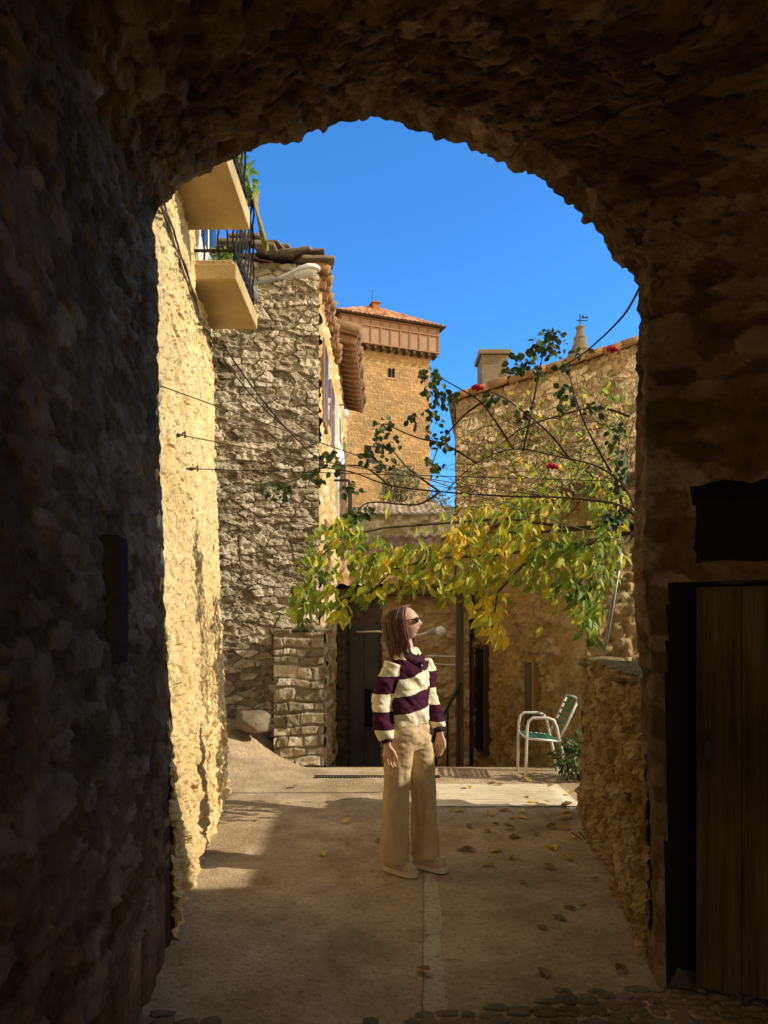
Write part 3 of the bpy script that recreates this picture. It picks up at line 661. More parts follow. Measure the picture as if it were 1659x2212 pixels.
def tw_win(x,z,w,h,arch=False):
    b=MB(); b.span((x-w/2,-Dp/2-.05,z),(x+w/2,-Dp/2+.03,z+h))
    if arch:
        n=10; b.add([(x,-Dp/2-.052,z+h)]+[(x+w/2*math.cos(PI*k/n),-Dp/2-.052,z+h+w/2*math.sin(PI*k/n)) for k in range(n+1)],[(0,k+1,k+2) for k in range(n)])
    tl('window',b,M['painted_dark'])
tw_win(.12,23.4,.26,.7,True);tw_win(.46,23.4,.26,.7,True)
b=MB(); b.span((-.15,-Dp/2-.08,23.25),(.74,-Dp/2,23.38)); tl('window_sill',b,M['tower'])
tw_win(-1.9,16.1,.6,1.1);tw_win(-2.9,20.6,.18,.5);tw_win(1.4,14.6,.2,.6);tw_win(2.6,19,.18,.5)
# ---------------------------------------------------------------- house C1, C2
HC=thing('gabled_house','brown stone house with sloping tile verge and chimney on the right','house',(3,12,-1))
a=pt(985,868,12);b_=pt(1370,748,12); dirR=(b_-a).normalized(); top_ref=a.z
def shC(P):
    P=P.copy(); x=P[...,0]; top=a.z+(x-a.x)*dirR.z/dirR.x; k=(P[...,2]+1.2)/(top_ref+1.2); P[...,2]=-1.2+k*(top+1.2); return P
relief('gable_wall',(a.x,12,-1.2),(1,0,0),(0,0,1),4.0,a.z+1.2,.017,rubble(81,.22,.095,.035,.022,.18,.045,.1),M['house_c'],HC,shear=shC,smooth=False)
XF=2.15
fd=Vector((a.x-XF,12-18,0)); relief('flank_wall',(XF+.01,18,-1.2),fd,(0,0,1),fd.length,a.z+1.2,.06,rubble(82,.26,.13,.04,.02,.15,.05),M['house_c'],HC)
bb=MB(); zz=lambda x:a.z+(x-a.x)*dirR.z/dirR.x
x1=a.x+4.0
bb.add([(a.x+.05,12.06,-1.2),(x1,12.06,-1.2),(x1,18,-1.2),(XF+.05,18,-1.2),(a.x+.05,12.06,zz(a.x)-.02),(x1,12.06,zz(x1)-.02),(x1,18,zz(x1)-.02),(XF+.05,18,zz(a.x)-.02)],[(0,1,2,3),(4,5,6,7),(0,1,5,4),(1,2,6,5),(2,3,7,6),(3,0,4,7)]); bb.build('house_body',M['house_c'],HC)
fdn=fd.normalized(); O=Vector((XF,18.1,a.z+.03))-dirR*.12
rfo=relief('roof',O,fdn,dirR,fd.length+.2,4.4,.04,tiles(.22,.36,.05),M['tile'],HC)
vg=MB(); t=-.1; rr=random.Random(19)
while t<4.2:
    p=Vector((a.x,11.87+rr.uniform(-.02,.02),a.z+.045+rr.uniform(-.012,.012)))+dirR*t; vg.tube([p,p+dirR*.4+Vector((0,0,.02))],[.075,.058],8); t+=.34
vg.build('verge_tiles',M['tile'],rfo,smooth=True)
ch=MB(); c0=pt(1037,850,13);c1=pt(1094,775,13); ch.span((c0.x,12.8,c0.z-.3),(c1.x,13.4,c1.z)); ch.span((c0.x-.05,12.75,c1.z),(c1.x+.05,13.45,c1.z+.09)); ch.build('chimney',M['grey_stone'],rfo,bevel=.015)
HC2=thing('rendered_house','ochre rubble house wall running back along the lane behind the garden chair','house',(2.4,8,-.4))
def c2w(seed):
    def hf(u,v):
        s_=stucco(seed,.02,.02)(u,v); r_=rubble(seed+40,.2,.11,.04,.024,.2,.06,.12)(u,v)
        k=.35+.65*sst(-.25,.3,fbm(u*1.1,v*1.1,seed+3,3)); return s_[0]+r_[0]*k, r_[1], np.clip(1-k*(1-r_[2]),0,1)
    return hf
fA=Vector((1.3,11.95,0)); fB=Vector((2.1,7.2,0)); fU=(fB-fA).normalized(); fl_=(fB-fA).length; fN=Vector((fU.y,-fU.x,0))
relief('flank_wall',(fA.x,fA.y,-1.4),fU,(0,0,1),fl_,4.3,.02,c2w(16),M['render_c'],HC2)
relief('front_wall',(2.1,7.2,-.6),(1,0,0),(0,0,1),2.4,3.5,.025,c2w(15),M['render_c'],HC2)
bb=MB(); bb.add([(2.16,7.26,-1.4),(4.5,7.26,-1.4),(4.5,11.93,-1.4),(1.38,11.93,-1.4),(2.16,7.26,2.88),(4.5,7.26,2.88),(4.5,11.93,2.88),(1.38,11.93,2.88)],[(0,1,2,3),(4,5,6,7),(0,1,5,4),(1,2,6,5),(2,3,7,6),(3,0,4,7)]); bb.build('house_body',M['render_c'],HC2)
relief('roof',fA+fN*.22-fU*.1+Vector((0,0,2.86)),fU,-fN+Vector((0,0,.24)),fl_+.3,3.0,.04,tiles(.22,.36,.05),M['tile'],HC2)
def onf(y,o): 
    t=(fA.y-y)/(fA.y-fB.y); return fA.lerp(fB,t)+fN*o
def opening(y0,y1,z0,z1,bars):
    zc=Vector((0,0,(z0+z1)/2)); f=MB(); f.beam(onf(y0,.03)+zc,onf(y1,.03)+zc,.1,z1-z0); fo=f.build('window' if bars else 'niche_frame',M['wood_dark'] if bars else M['render_c'],HC2,bevel=.012)
    f=MB(); f.beam(onf(y0+.05,.085)+zc,onf(y1-.05,.085)+zc,.012,z1-z0-.12); f.build('pane' if bars else 'recess',M['painted_dark'] if bars else M['render_d'],fo)
    if bars:
        for k in range(4):
            p=onf(y0+.06+(y1-y0-.12)*k/3,.105); f=MB(); f.tube([p+Vector((0,0,z0+.05)),p+Vector((0,0,z1-.05))],.009,5); f.build('bar',M['iron'],fo)
opening(10.35,10.75,-.45,1.2,True); opening(11.0,11.4,-.55,1.15,True); opening(8.45,8.75,.2,1.1,False)
BT=thing('bell_turret','stone church turret tip with iron weathervane rising behind the right roof','turret',(5.7,20,0))
q=pt(1257,770,20)
b=MB(); b.span((q.x-.6,19.6,-2),(q.x+.6,20.8,q.z-.25)); b.build('shaft',M['grey_stone'],BT)
b=MB(); b.lathe((q.x,20.2,q.z-.25),[(.5,0),(.46,.15),(.38,.3),(.32,.4),(.35,.46),(.24,.55),(.17,.8),(.19,.86),(.13,.92),(.1,1.1),(.14,1.17),(.02,1.27)],14); b.build('pinnacle',M['grey_stone'],BT)
b=MB(); b.tube([(q.x,20.2,q.z+.9),(q.x,20.2,q.z+1.3)],.016,6); b.beam((q.x-.1,20.2,q.z+1.12),(q.x+.22,20.2,q.z+1.12),.015,.025); b.add([(q.x+.04,20.2,q.z+1.18),(q.x+.26,20.2,q.z+1.19),(q.x+.22,20.2,q.z+1.25),(q.x+.14,20.2,q.z+1.22),(q.x+.06,20.2,q.z+1.3)],[(0,1,2,3,4)]); b.build('weathervane',M['iron'],BT)
# ---------------------------------------------------------------- garden wall
GW=thing('garden_wall','low ochre rubble garden wall with mossy top beside the lane on the right','wall',(1.5,4.6,0))
yf=5.62; yn=3.0; Ud=Vector((float(rx(yn)-rx(yf)),yn-yf,0)); ul=Ud.length
def gw_(u,v):
    a_=rubble(91,.14,.09,.04,.026,.2,.06,.12)(u,v); s_=stucco(17,.03,.026)(u,v)
    return a_[0]*.7+s_[0],a_[1],np.clip(a_[2]*.6+s_[2]*.3,0,1)
relief('wall_face',(float(rx(yf)),yf,-.06),Ud,(0,0,1),ul,1.3,.0115,gw_,M['rubble'],GW,smooth=False)
relief('end_face',(float(rx(yf))+.5,yf,-.06),(-1,0,0),(0,0,1),.5,1.3,.03,gw_,M['rubble'],GW)
b=MB(); x0=float(rx(3.3));x1=float(rx(yf)); b.add([(x0+.06,3.3,-.1),(x1+.06,yf-.05,-.1),(x1+.5,yf-.05,-.1),(x0+.6,3.3,-.1),(x0+.06,3.3,1.2),(x1+.06,yf-.05,1.2),(x1+.5,yf-.05,1.2),(x0+.6,3.3,1.2)],[(0,1,2,3),(4,5,6,7),(0,1,5,4),(1,2,6,5),(2,3,7,6),(3,0,4,7)]); b.build('wall_core',M['rubble'],GW)
b=MB(); rr=random.Random(14); y=3.2
while y<5.52:
    l=rr.uniform(.08,.2); xx=float(rx(y)); sd0=rr.random()*40
    b.ball((xx+.19+rr.uniform(-.03,.03),y+l/2,1.205+rr.uniform(-.01,.012)),(rr.uniform(.14,.19),l*.56,rr.uniform(.025,.05)),18,10,fn=lambda p:p*(1+.45*float(fbm(p.x*12+sd0,p.y*12,p.z*14,4))))
    y+=l
b.build('capstones',M['moss'],GW,smooth=True)
for (x,y,n,lab) in ((1.46,4.85,60,'small weed tuft at the foot of the garden wall'),(1.9,6.75,420,'bushy green weed growing under the garden chair')):
    WD=thing('weed',lab,'plant',(x,y,0)); big=n>100
    lv=bush(n,(x,y,.22 if big else .03),(.26 if big else .06,.2,.22 if big else .03),.07 if big else .04)
    leaf_mesh('leaves',lv,M['weed_leaf'] if big else M['bright_leaf'],WD)
    s_=MB()
    for k in range(6): s_.tube([(x+.03*k-.08,y,0),(x+.06*k-.15,y+.03*math.sin(k),.2 if big else .05)],.004,4)
    s_.build('stem',M['cane'],WD)
# ---------------------------------------------------------------- fruit tree
FT=thing('fruit_tree','autumn fruit tree with drooping yellow and green leaves reaching over the lane','tree',(2.45,4.95,0))
tr=MB(); tr.tube([(2.45,4.95,-.05),(2.4,5.0,.9),(2.26,5.2,1.7),(2.02,5.5,2.3)],[.1,.085,.075,.06],10); tr.build('trunk',M['bark'],FT,smooth=True)
limbs=[[(1350,1135,5.5),(1230,1140,5.5),(1100,1120,5.6),(960,1130,5.7),(830,1140,5.6),(740,1160,5.6),(680,1215,5.6),(645,1300,5.6)],
[(1330,1160,5.5),(1200,1180,5.5),(1070,1200,5.5),(940,1205,5.6),(850,1230,5.5),(800,1280,5.6)],
[(1300,1140,5.5),(1160,1150,5.5),(1040,1150,5.6),(990,1200,5.5),(975,1280,5.5)],
[(1340,1180,5.4),(1270,1220,5.3),(1240,1290,5.3),(1265,1360,5.2)],
[(1220,1190,5.5),(1130,1220,5.5),(1075,1280,5.45),(1060,1370,5.4)],
[(1350,1120,5.4),(1310,1060,5.4),(1260,1010,5.5),(1180,960,5.6)],
[(1350,1120,5.4),(1330,1030,5.3),(1340,930,5.3)]]
br=MB()
for L in limbs:
    pts=[pt(*q) for q in L]; n=len(pts)
    br.tube([Vector((2.02,5.5,2.27))]+pts,[.03]+[.012*(1-.8*k/n)+.002 for k in range(n)],7)
br.build('branches',M['bark'],FT,smooth=True)
cl=[(735,1165,50,36,44,5.6,.42),(690,1230,45,45,42,5.6,.36),(655,1310,30,35,28,5.6,.3),(650,1350,22,18,9,5.6,.35),(720,1310,36,34,32,5.6,.45),(735,1350,26,18,10,5.6,.5),(795,1215,60,45,62,5.6,.42),(800,1285,46,40,38,5.6,.44),(860,1235,55,36,52,5.55,.5),(870,1270,50,40,40,5.5,.5),(930,1265,45,40,42,5.5,.52),(915,1215,45,36,32,5.6,.52),(960,1220,50,38,46,5.6,.57),(1010,1175,50,42,50,5.6,.68),(1000,1285,45,46,46,5.5,.6),(1060,1240,50,50,64,5.5,.58),(1060,1340,33,42,40,5.4,.74),(1072,1385,22,20,12,5.4,.78),(1110,1170,60,48,70,5.5,.58),(1150,1250,46,48,56,5.5,.44),(1210,1205,60,55,84,5.4,.4),(1220,1285,40,42,46,5.4,.34),(1270,1325,36,50,54,5.2,.32),(1278,1385,24,22,14,5.2,.3),(1290,1225,50,65,96,5.3,.4),(1318,1150,33,42,50,5.3,.44),(1170,1105,70,34,58,5.7,.6),(1080,1120,60,28,34,5.8,.6),(1190,1050,110,44,36,5.7,.55),(1280,1020,70,60,46,5.6,.48),(1310,1090,40,40,48,5.5,.46),(1000,1130,50,22,18,5.8,.6),(1250,950,90,40,18,5.6,.48),(1325,900,36,70,18,5.4,.46),(1150,1000,60,30,10,5.7,.56)]
lv=[]
for (px,py,rx_,ry_,n,d,yl) in cl:
    for k in range(int(n*1.2)):
        v=rv(); p=pt(px+v.x*rx_*1.1,py-22+v.z*ry_,d+v.y*.38)
        sc_=.7 if py<1080 else 1
        L=random.uniform(.065,.135)*sc_; t=min(.92,max(0,random.gauss(yl,.2)))
        dr=Vector((random.uniform(-1.0,.8),random.uniform(-.8,.6),-.8+random.uniform(-.2,.35))); lv.append((p,dr,rv()*.8+Vector((.6,-.6,.3)),L,L*random.uniform(.42,.54),t))
for k in range(130):
    px=random.uniform(650,1350); py=1195+random.gauss(0,52)
    L=random.uniform(.06,.11); lv.append((pt(px,py,random.uniform(5.3,5.8)),Vector((random.uniform(-.95,.8),random.uniform(-.8,.6),-.7)),rv()*.8+Vector((.6,-.6,.3)),L,L*.48,min(.9,max(0,random.gauss(.5,.22)))))
leaf_mesh('crown',lv,M['leaf'],FT)
# ---------------------------------------------------------------- rose
RO=thing('climbing_rose','climbing rose with dark leaves, bare canes and red blooms arching from the right','rose bush',(1.75,4.5,0))
canes=[[(1420,1240,4.2),(1362,1075,4.4),(1300,1012,4.5),(1200,985,4.5),(1110,970,4.5),(1030,1000,4.5),(965,1060,4.5)],
[(1110,970,4.5),(1080,925,4.5),(1040,870,4.5),(985,835,4.5),(930,805,4.5)],
[(1400,1150,4.3),(1340,1092,4.4),(1220,1075,4.4),(1100,1072,4.4),(950,1062,4.5),(840,1048,4.5),(760,1020,4.5),(690,1012,4.5),(630,1040,4.5),(560,1052,4.5)],
[(1130,975,4.5),(1150,880,4.5),(1165,800,4.5),(1180,735,4.5)],
[(1410,560,3.9),(1366,652,4.0),(1330,700,4.1),(1262,762,4.3),(1200,800,4.4)],
[(1030,1000,4.5),(960,960,4.5),(900,945,4.5),(830,915,4.5)],
[(950,1062,4.5),(880,1010,4.5),(840,960,4.5)],
[(1320,1020,4.5),(1270,930,4.6),(1240,850,4.6),(1225,780,4.6)],
[(1040,870,4.5),(1000,900,4.5),(950,960,4.5),(930,1020,4.5)],
[(1360,900,4.5),(1290,880,4.6),(1200,900,4.6),(1120,930,4.6),(1060,980,4.6)],
[(1230,990,4.5),(1180,930,4.6),(1090,860,4.6),(1050,845,4.6)],
[(840,1048,4.5),(790,1010,4.5),(740,1005,4.5)],[(950,1062,4.5),(900,1090,4.5),(800,1085,4.5),(770,1110,4.5)]]
cn=MB()
for c in canes:
    P_=[pt(*q) for q in c]
    Q=[]
    for i in range(len(P_)-1):
        a0=P_[max(i-1,0)];a1=P_[i];a2=P_[i+1];a3=P_[min(i+2,len(P_)-1)]
        for t in np.linspace(0,1,6)[:-1]:
            Q.append(.5*((2*a1)+(a2-a0)*t+(2*a0-5*a1+4*a2-a3)*t*t+(3*a1-a0-3*a2+a3)*t**3))
    Q.append(P_[-1]); n=len(Q)
    cn.tube(Q,[.0075*(1-.75*k/n)+.001 for k in range(n)],6)
rr=random.Random(21); tw=[]
for k in range(210):
    px=rr.uniform(985,1370);py=rr.uniform(890,1110)
    if px<1080 and py<950: continue
    a_=rr.uniform(-.9,2.6);L=rr.uniform(40,120);d=rr.uniform(4.4,5.0)
    P_=[];x,y=px,py
    for q in range(5): P_.append(pt(x,y,d)); x-=math.cos(a_)*L/4; y-=math.sin(a_)*L/4; a_+=rr.uniform(-.35,.35); d+=rr.uniform(-.03,.03)
    cn.tube(P_,[.0028,.0024,.002,.0016,.001],4)
    for q in P_[1:]:
        if rr.random()<.42: tw.append(q)
cn.build('canes',M['cane'],RO)
rl=[(930,812,28,22,26),(925,840,25,15,14),(955,860,25,25,26),(940,900,25,25,22),(950,950,22,28,24),(940,1010,18,25,18),(900,905,20,20,12),(830,925,30,22,26),(835,960,35,20,22),(825,1000,28,25,20),(790,990,25,15,10),(705,985,22,18,16),(720,1010,30,20,20),(690,1030,18,18,10),(660,1020,25,12,8),(610,1055,40,14,16),(570,1048,25,10,6),(600,1075,18,10,6),(760,1055,25,20,16),(790,1105,25,20,22),(770,1115,20,15,16),(1130,780,35,22,28),(1165,750,30,28,30),(1190,722,25,18,22),(1205,750,30,25,24),(1110,800,22,15,14),(1215,790,20,22,18),(1220,850,22,25,20),(1225,880,15,15,10),(1070,858,28,12,16),(1165,800,14,25,14),(1260,760,20,12,8),(1340,960,30,60,30),(1345,1040,25,40,26),(1330,1120,40,22,40),(985,850,14,12,8),(1130,900,30,30,10),(1290,880,30,20,10)]
lv=[]
for (px,py,a_,b2,n) in rl:
    for k in range(n):
        v=rv(); L=random.uniform(.035,.06)
        lv.append((pt(px+v.x*a_,py+v.z*b2,4.5+v.y*.12),Vector((random.uniform(-1,1),random.uniform(-.6,.6),random.uniform(-1,.4))),rv()+Vector((0,-1,.3)),L,L*.72,min(1,abs(random.gauss(.3,.28)))))
leaf_mesh('leaves',lv,M['roseleaf'],RO)
lv=[]
for q in tw:
    l=random.uniform(.024,.05); lv.append((q+rv()*.03,rv()-Vector((0,0,.4)),rv()+Vector((0,-.6,.3)),l,l*.6,min(1,max(0,random.gauss(.42,.25)))))
tag(leaf_mesh('leaves',lv,M['leaf'],RO),'small yellowing leaves on the thin rose twigs')
for (px,py) in ((1322,755),(1030,838),(1192,1008)):
    c=pt(px,py,4.45); f=MB()
    for k in range(14):
        a_=k*2.4; r_=.006+.002*k; 
        cc=c+Vector((r_*math.cos(a_),r_*math.sin(a_)*.8-.004,.012-.0012*k))
        f.ball(cc,(.013,.009,.014),8,6)
    f.build('bloom',M['rose'],RO,smooth=True)
# ---------------------------------------------------------------- wires
def wire(a,b,sag,r,mat,label,name='wire'):
    P_=[a.lerp(b,t)-Vector((0,0,sag*4*t*(1-t))) for t in np.linspace(0,1,22)]
    tag(MB().tube(P_,r,5).build(name,mat,smooth=True),label,'wire')
wa=pt(337,830,3.46);wb=pt(392,940,3.95);wc=pt(420,1013,4.25)
wire(wa,pt(1345,1170,4.5),.02,.0035,M['cable_tan'],'uppermost clothes wire sloping from the sunlit wall hook to the roses')
wire(wb,pt(1345,1090,4.5),.03,.0035,M['cable_tan'],'middle clothes wire strung from the sunlit wall across the lane')
wire(wc,pt(1345,1040,4.5),.0,.003,M['cable'],'lowest nearly level clothes wire strung across the lane')
for q,lab in ((wa,'uppermost iron wire hook in the sunlit wall'),(wb,'middle iron wire hook in the sunlit wall'),(wc,'lowest iron wire hook in the sunlit wall')):
    h=MB(); h.tube([q+Vector((-.06,0,0)),q,q+Vector((.02,0,.02)),q+Vector((.02,0,-.015))],.006,6); h.lathe(q+Vector((-.02,0,-.01)),[(.012,0),(.012,.018)],10)
    tag(h.build('wall_hook',M['iron']),lab,'hook')
wire(pt(482,745,5.95),pt(700,1000,8.2),.1,.008,M['cable'],'upper sagging cable in front of the grey stone house')
wire(pt(482,775,5.95),pt(698,960,8.2),.16,.007,M['cable'],'lower sagging cable in front of the grey stone house')
wire(pt(920,1417,9),pt(990,1418,9),.0,.008,M['white'],'upper short white cable behind the woman')
wire(pt(920,1433,9),pt(990,1437,9),.0,.008,M['white'],'lower short white cable behind the woman')
PO=MB(); PO.box((.86,7.9,.75),(.085,.085,2.6)); tag(PO.build('wooden_post',M['wood_dark'],bevel=.01),'dark upright timber post behind the woman','post')
HR=thing('handrail','iron handrail going down the steps behind the woman','handrail',(.75,8,-.1))
h=MB(); h.tube([(.86,7.75,.85),(.62,7.95,.35),(.5,8.1,-.05)],.018,8); h.build('rail',M['iron'],HR)
for (p,q2) in (((.84,7.77,.8),(.84,7.77,-.2)),((.72,7.87,.55),(.72,7.87,-.2)),((.6,7.98,.28),(.6,7.98,-.2))):
    h=MB(); h.tube([p,q2],.014,6); h.build('baluster',M['iron'],HR)
LL=thing('wall_lamp','white bulb lamp on a horizontal arm just beside the face of the woman','lamp',pt(815,1366,9.5))
h=MB(); h.tube([pt(770,1366,10.9),pt(815,1364,9.6),pt(905,1372,8.6),pt(938,1362,8.5)],.014,8); h.build('arm',M['alu'],LL)
c=pt(951,1363,8.5); h=MB(); h.ball(c,(.07,.06,.058),18,12); h.build('bulb_globe',M['white'],LL,smooth=True)
h=MB(); h.tube([pt(922,1367,8.5),pt(940,1362,8.5)],[.03,.045],10); h.build('collar',M['grey_metal'],LL)
MP=MB(); MP.tube([pt(1300,1440,5.9),pt(1342,1195,5.7)],.016,8); tag(MP.build('leaning_pole',M['grey_metal'],smooth=True),'thin grey metal pole leaning behind the garden wall','pole')
# ---------------------------------------------------------------- chair
GC=thing('garden_chair','white tubular garden chair with green slats beside the low wall end','chair',(1.6,6.95,0))
for y in (6.72,7.13):
    f=MB(); pts=[(1.37,y,.0),(1.385,y,.5),(1.40,y,.57),(1.44,y,.6),(1.58,y,.6),(1.64,y,.58),(1.67,y,.52),(1.74,y,.2),(1.78,y,0)]
    f.tube(pts,.014,8); f.tube([(1.385,y,.40),(1.69,y,.375)],.012,8); f.tube([(1.69,y,.375),(1.78,y,.56),(1.88,y,.78)],.012,8)
    f.build('side_frame',M['alu'],GC,smooth=True)
f=MB()
for k in range(7):
    x=1.40+k*.045; f.box((x,6.925,.405-.004*k),(.034,.4,.01))
f.build('seat',M['green_slat'],GC,bevel=.003)
f=MB()
for k in range(6):
    t=k/5; f.box((1.735+.14*t,6.925,.48+.29*t),(.01,.4,.024),M=Matrix.Rotation(.42,3,'Y'))
f.build('backrest',M['green_slat'],GC,bevel=.003)
f=MB(); f.tube([(1.88,6.72,.78),(1.885,6.925,.79),(1.88,7.13,.78)],.011,8); f.build('top_bar',M['alu'],GC,smooth=True)
f=MB(); f.tube([(1.385,6.72,.40),(1.385,7.13,.4)],.01,8); f.build('crossbar',M['alu'],GC,smooth=True)
# ---------------------------------------------------------------- fallen leaves
rr=random.Random(77)
spots=[(1060,1765),(1095,1768),(1130,1728),(1165,1742),(1190,1740),(1220,1768),(1080,1780),(1150,1800),(1185,1826),(1205,1830),(985,1836),(1030,1838),(1058,1840),(1100,1812),(1115,1790),(1040,1870),(1135,1905),(1215,1960),(1250,1958),(1240,1812),(1225,1722),(1050,1695),(1090,1700),(1015,1712),(1205,1770),(1235,1790),(1185,2010),(1225,1990),(900,2095),(1165,2095),(820,1812),(1275,1900),(1195,1700),(1150,1690),(1000,1750),(640,1700),(560,1770),(1350,2090),(1240,1860),(1170,1760),(1120,1752),(1075,1752),(1230,1752),(1210,1745),(1010,1790),(1060,1800),(1140,1770),(1180,1790),(1110,1850),(1200,1880),(740,1780),(700,1850)]
l0=None
for i,(px,py) in enumerate(spots):
    d=1.5*F/(py-1350); p=pt(px,py,d)
    if l0 is None:
        L=.1; V=[(0,0,0),(.25*L,.22*L,.08*L),(.62*L,.26*L,.16*L),(L,0,.07*L),(.62*L,-.26*L,.14*L),(.25*L,-.22*L,.08*L),(.5*L,0,.0)]
        l0=np_mesh('fallen_leaf',np.array(V),[(6,0,1),(6,1,2),(6,2,3),(6,3,4),(6,4,5),(6,5,0)],M['dryleaf'],None,{'tone':[.5]*7},smooth=False); o=l0
        mesh2=l0.data.copy(); mesh2.attributes['tone'].data.foreach_set('value',[.9]*7); mesh3=l0.data.copy(); mesh3.attributes['tone'].data.foreach_set('value',[.05]*7)
    else: o=l0.copy(); C.objects.link(o)
    if i: o.data=rr.choice([l0.data,mesh2,mesh3]) if py<1860 else rr.choice([l0.data,mesh3,mesh3])
    o.location=(p.x,p.y,.01+float(gfine(p.x,p.y))+(.022 if 5.7<p.y<6.5 and .28<p.x<1.6 else 0)); o.rotation_euler=(rr.uniform(-.25,.25),rr.uniform(-.2,.1),rr.uniform(0,6.3)); s=rr.uniform(.65,1.2)*(1 if py<1900 else .75); o.scale=(s,s,s)
    tag(o,'dry autumn leaf fallen on the concrete of the lane','leaf','fallen leaves scattered on the lane')
# ---------------------------------------------------------------- person
yaw=R(45)
PE=thing('person','woman in striped purple and cream sweater and wide beige trousers looking up to the right','person',(.15,4.26,.003),yaw)
def remesh(mb,vox,it=4):
    me=mb.mesh('t'); o=bpy.data.objects.new('t',me); C.objects.link(o)
    m=o.modifiers.new('r','REMESH'); m.mode='VOXEL'; m.voxel_size=vox
    if it: s=o.modifiers.new('s','SMOOTH'); s.factor=.5; s.iterations=it
    dg=bpy.context.evaluated_depsgraph_get(); dg.update(); me2=bpy.data.meshes.new_from_object(o.evaluated_get(dg))
    bpy.data.objects.remove(o); bpy.data.meshes.remove(me)
    me2.polygons.foreach_set('use_smooth',[True]*len(me2.polygons)); return me2
def co(me):
    a=np.empty(len(me.vertices)*3,np.float32); me.vertices.foreach_get('co',a); return a.reshape(-1,3).astype(float)
def nrm(me):
    a=np.empty(len(me.vertices)*3,np.float32); me.vertex_normals.foreach_get('vector',a); return a.reshape(-1,3).astype(float)
def setco(me,P): me.vertices.foreach_set('co',P.astype(np.float32).ravel()); me.update()
def fattr(me,n,a): me.attributes.new(n,'FLOAT','POINT').data.foreach_set('value',np.asarray(a,np.float32))
Hm=Matrix.Translation((-.022,.01,1.506))@Matrix.Rotation(R(28),4,'Z')@Matrix.Rotation(R(-11),4,'X')
armR=[(-.132,.005,1.268),(-.168,.03,1.155),(-.188,.05,1.04),(-.196,.03,.92),(-.195,-.01,.80)]
armL=[(.132,.0,1.268),(.168,-.005,1.165),(.186,-.01,1.06),(.195,-.045,.945),(.195,-.085,.83)]
B=MB()
def headfn(p):
    x,y,z=p
    jaw=float(sst(-.015,-.1,z)); x2=x*(1-.28*jaw); y2=y*(1-.13*jaw) if y<0 else y*(1-.34*jaw)
    if y<0:
        g=lambda c,s,v:math.exp(-((v-c)/s)**2)
        y2-=.0155*g(-.022,.014,z)*g(0,.014,x)+.009*g(-.006,.018,z)*g(0,.011,x)+.0055*g(-.05,.01,z)*g(0,.022,x)+.0045*g(-.062,.007,z)*g(0,.018,x)+.009*g(-.088,.015,z)*g(0,.028,x)+.004*g(.028,.012,z)*g(0,.045,x)
        y2+=.006*g(.008,.011,z)*(g(.031,.014,x)+g(-.031,.014,x))+.004*g(-.056,.003,z)*g(0,.022,x)+.003*g(-.074,.006,z)*g(0,.03,x)
    return Vector((x2,y2,z))
hm_=MB(); hm_.ball((0,0,0),(.071,.09,.103),72,60,fn=headfn)
for s in(-1,1): hm_.ball((s*.07,.012,-.005),(.01,.018,.03),10,8)
B.add([Hm@Vector(v) for v in hm_.v],hm_.f)
B.tube([(0,.02,1.28),(-.006,.018,1.36),(-.02,.022,1.43),(-.022,.018,1.47)],[.06,.048,.043,.044],16)
B.ell([(0,0,.78,.13,.1),(0,0,.88,.13,.095),(0,0,1.0,.11,.085),(0,0,1.15,.12,.08),(0,0,1.25,.118,.07),(0,0,1.312,.075,.055),(0,.01,1.355,.05,.045)])
for A in(armR,armL): B.tube([Vector(q) for q in A],[.04,.038,.034,.03,.023],12)
def hand(w,s):
    Pf=lambda x,y,z:(w[0]-s*x,w[1]+y,w[2]+z)
    B.rings([[Pf(cx+a1*math.cos(t),cy+b1*math.sin(t),z) for t in np.linspace(0,2*PI,17)[:-1]] for z,a1,b1,cx,cy in ((.02,.018,.022,0,0),(-.02,.016,.026,0,-.002),(-.055,.014,.036,.002,-.003),(-.085,.011,.037,.004,-.003))])
    for yo,L in ((-.033,.066),(-.011,.075),(.011,.07),(.032,.055)):
        B.tube([Pf(.003,yo*.9,-.072),Pf(.008,yo,-.08-.4*L),Pf(.022,yo*1.02,-.08-.75*L),Pf(.04,yo,-.08-.95*L)],[.0088,.0084,.0078,.0062],8)
    B.tube([Pf(0,-.018,-.025),Pf(.01,-.045,-.052),Pf(.018,-.056,-.08),Pf(.024,-.056,-.1)],[.013,.0115,.0095,.007],8)
hand(armR[-1],-1);hand(armL[-1],1)
legs=((-.086,.03),(.09,-.05))
for (x,y) in legs:
    B.tube([(x*.9,y*.3,.8),(x,y*.6,.48),(x,y,.09),(x,y,.05)],[.075,.052,.036,.034],12)
me=remesh(B,.0033,3); Pc=co(me)
Hi=np.array(Hm.inverted()); hl=(np.c_[Pc,np.ones(len(Pc))]@Hi.T)[:,:3]
lips=np.exp(-((hl[:,2]+.056)/.008)**2-(hl[:,0]/.018)**2)*(hl[:,1]<-.07)
fattr(me,'lips',lips)
m,nt,b=nodes('skin'); at=nt.nodes.new('ShaderNodeAttribute'); at.attribute_name='lips'; mx=nt.nodes.new('ShaderNodeMixRGB'); mx.inputs[1].default_value=(.64,.39,.27,1); mx.inputs[2].default_value=(.42,.12,.1,1)
nt.links.new(at.outputs['Fac'],mx.inputs[0]); nt.links.new(mx.outputs[0],b.inputs['Base Color']); b.inputs['Roughness'].default_value=.5
bd=link('body',me,m,PE,local=True)
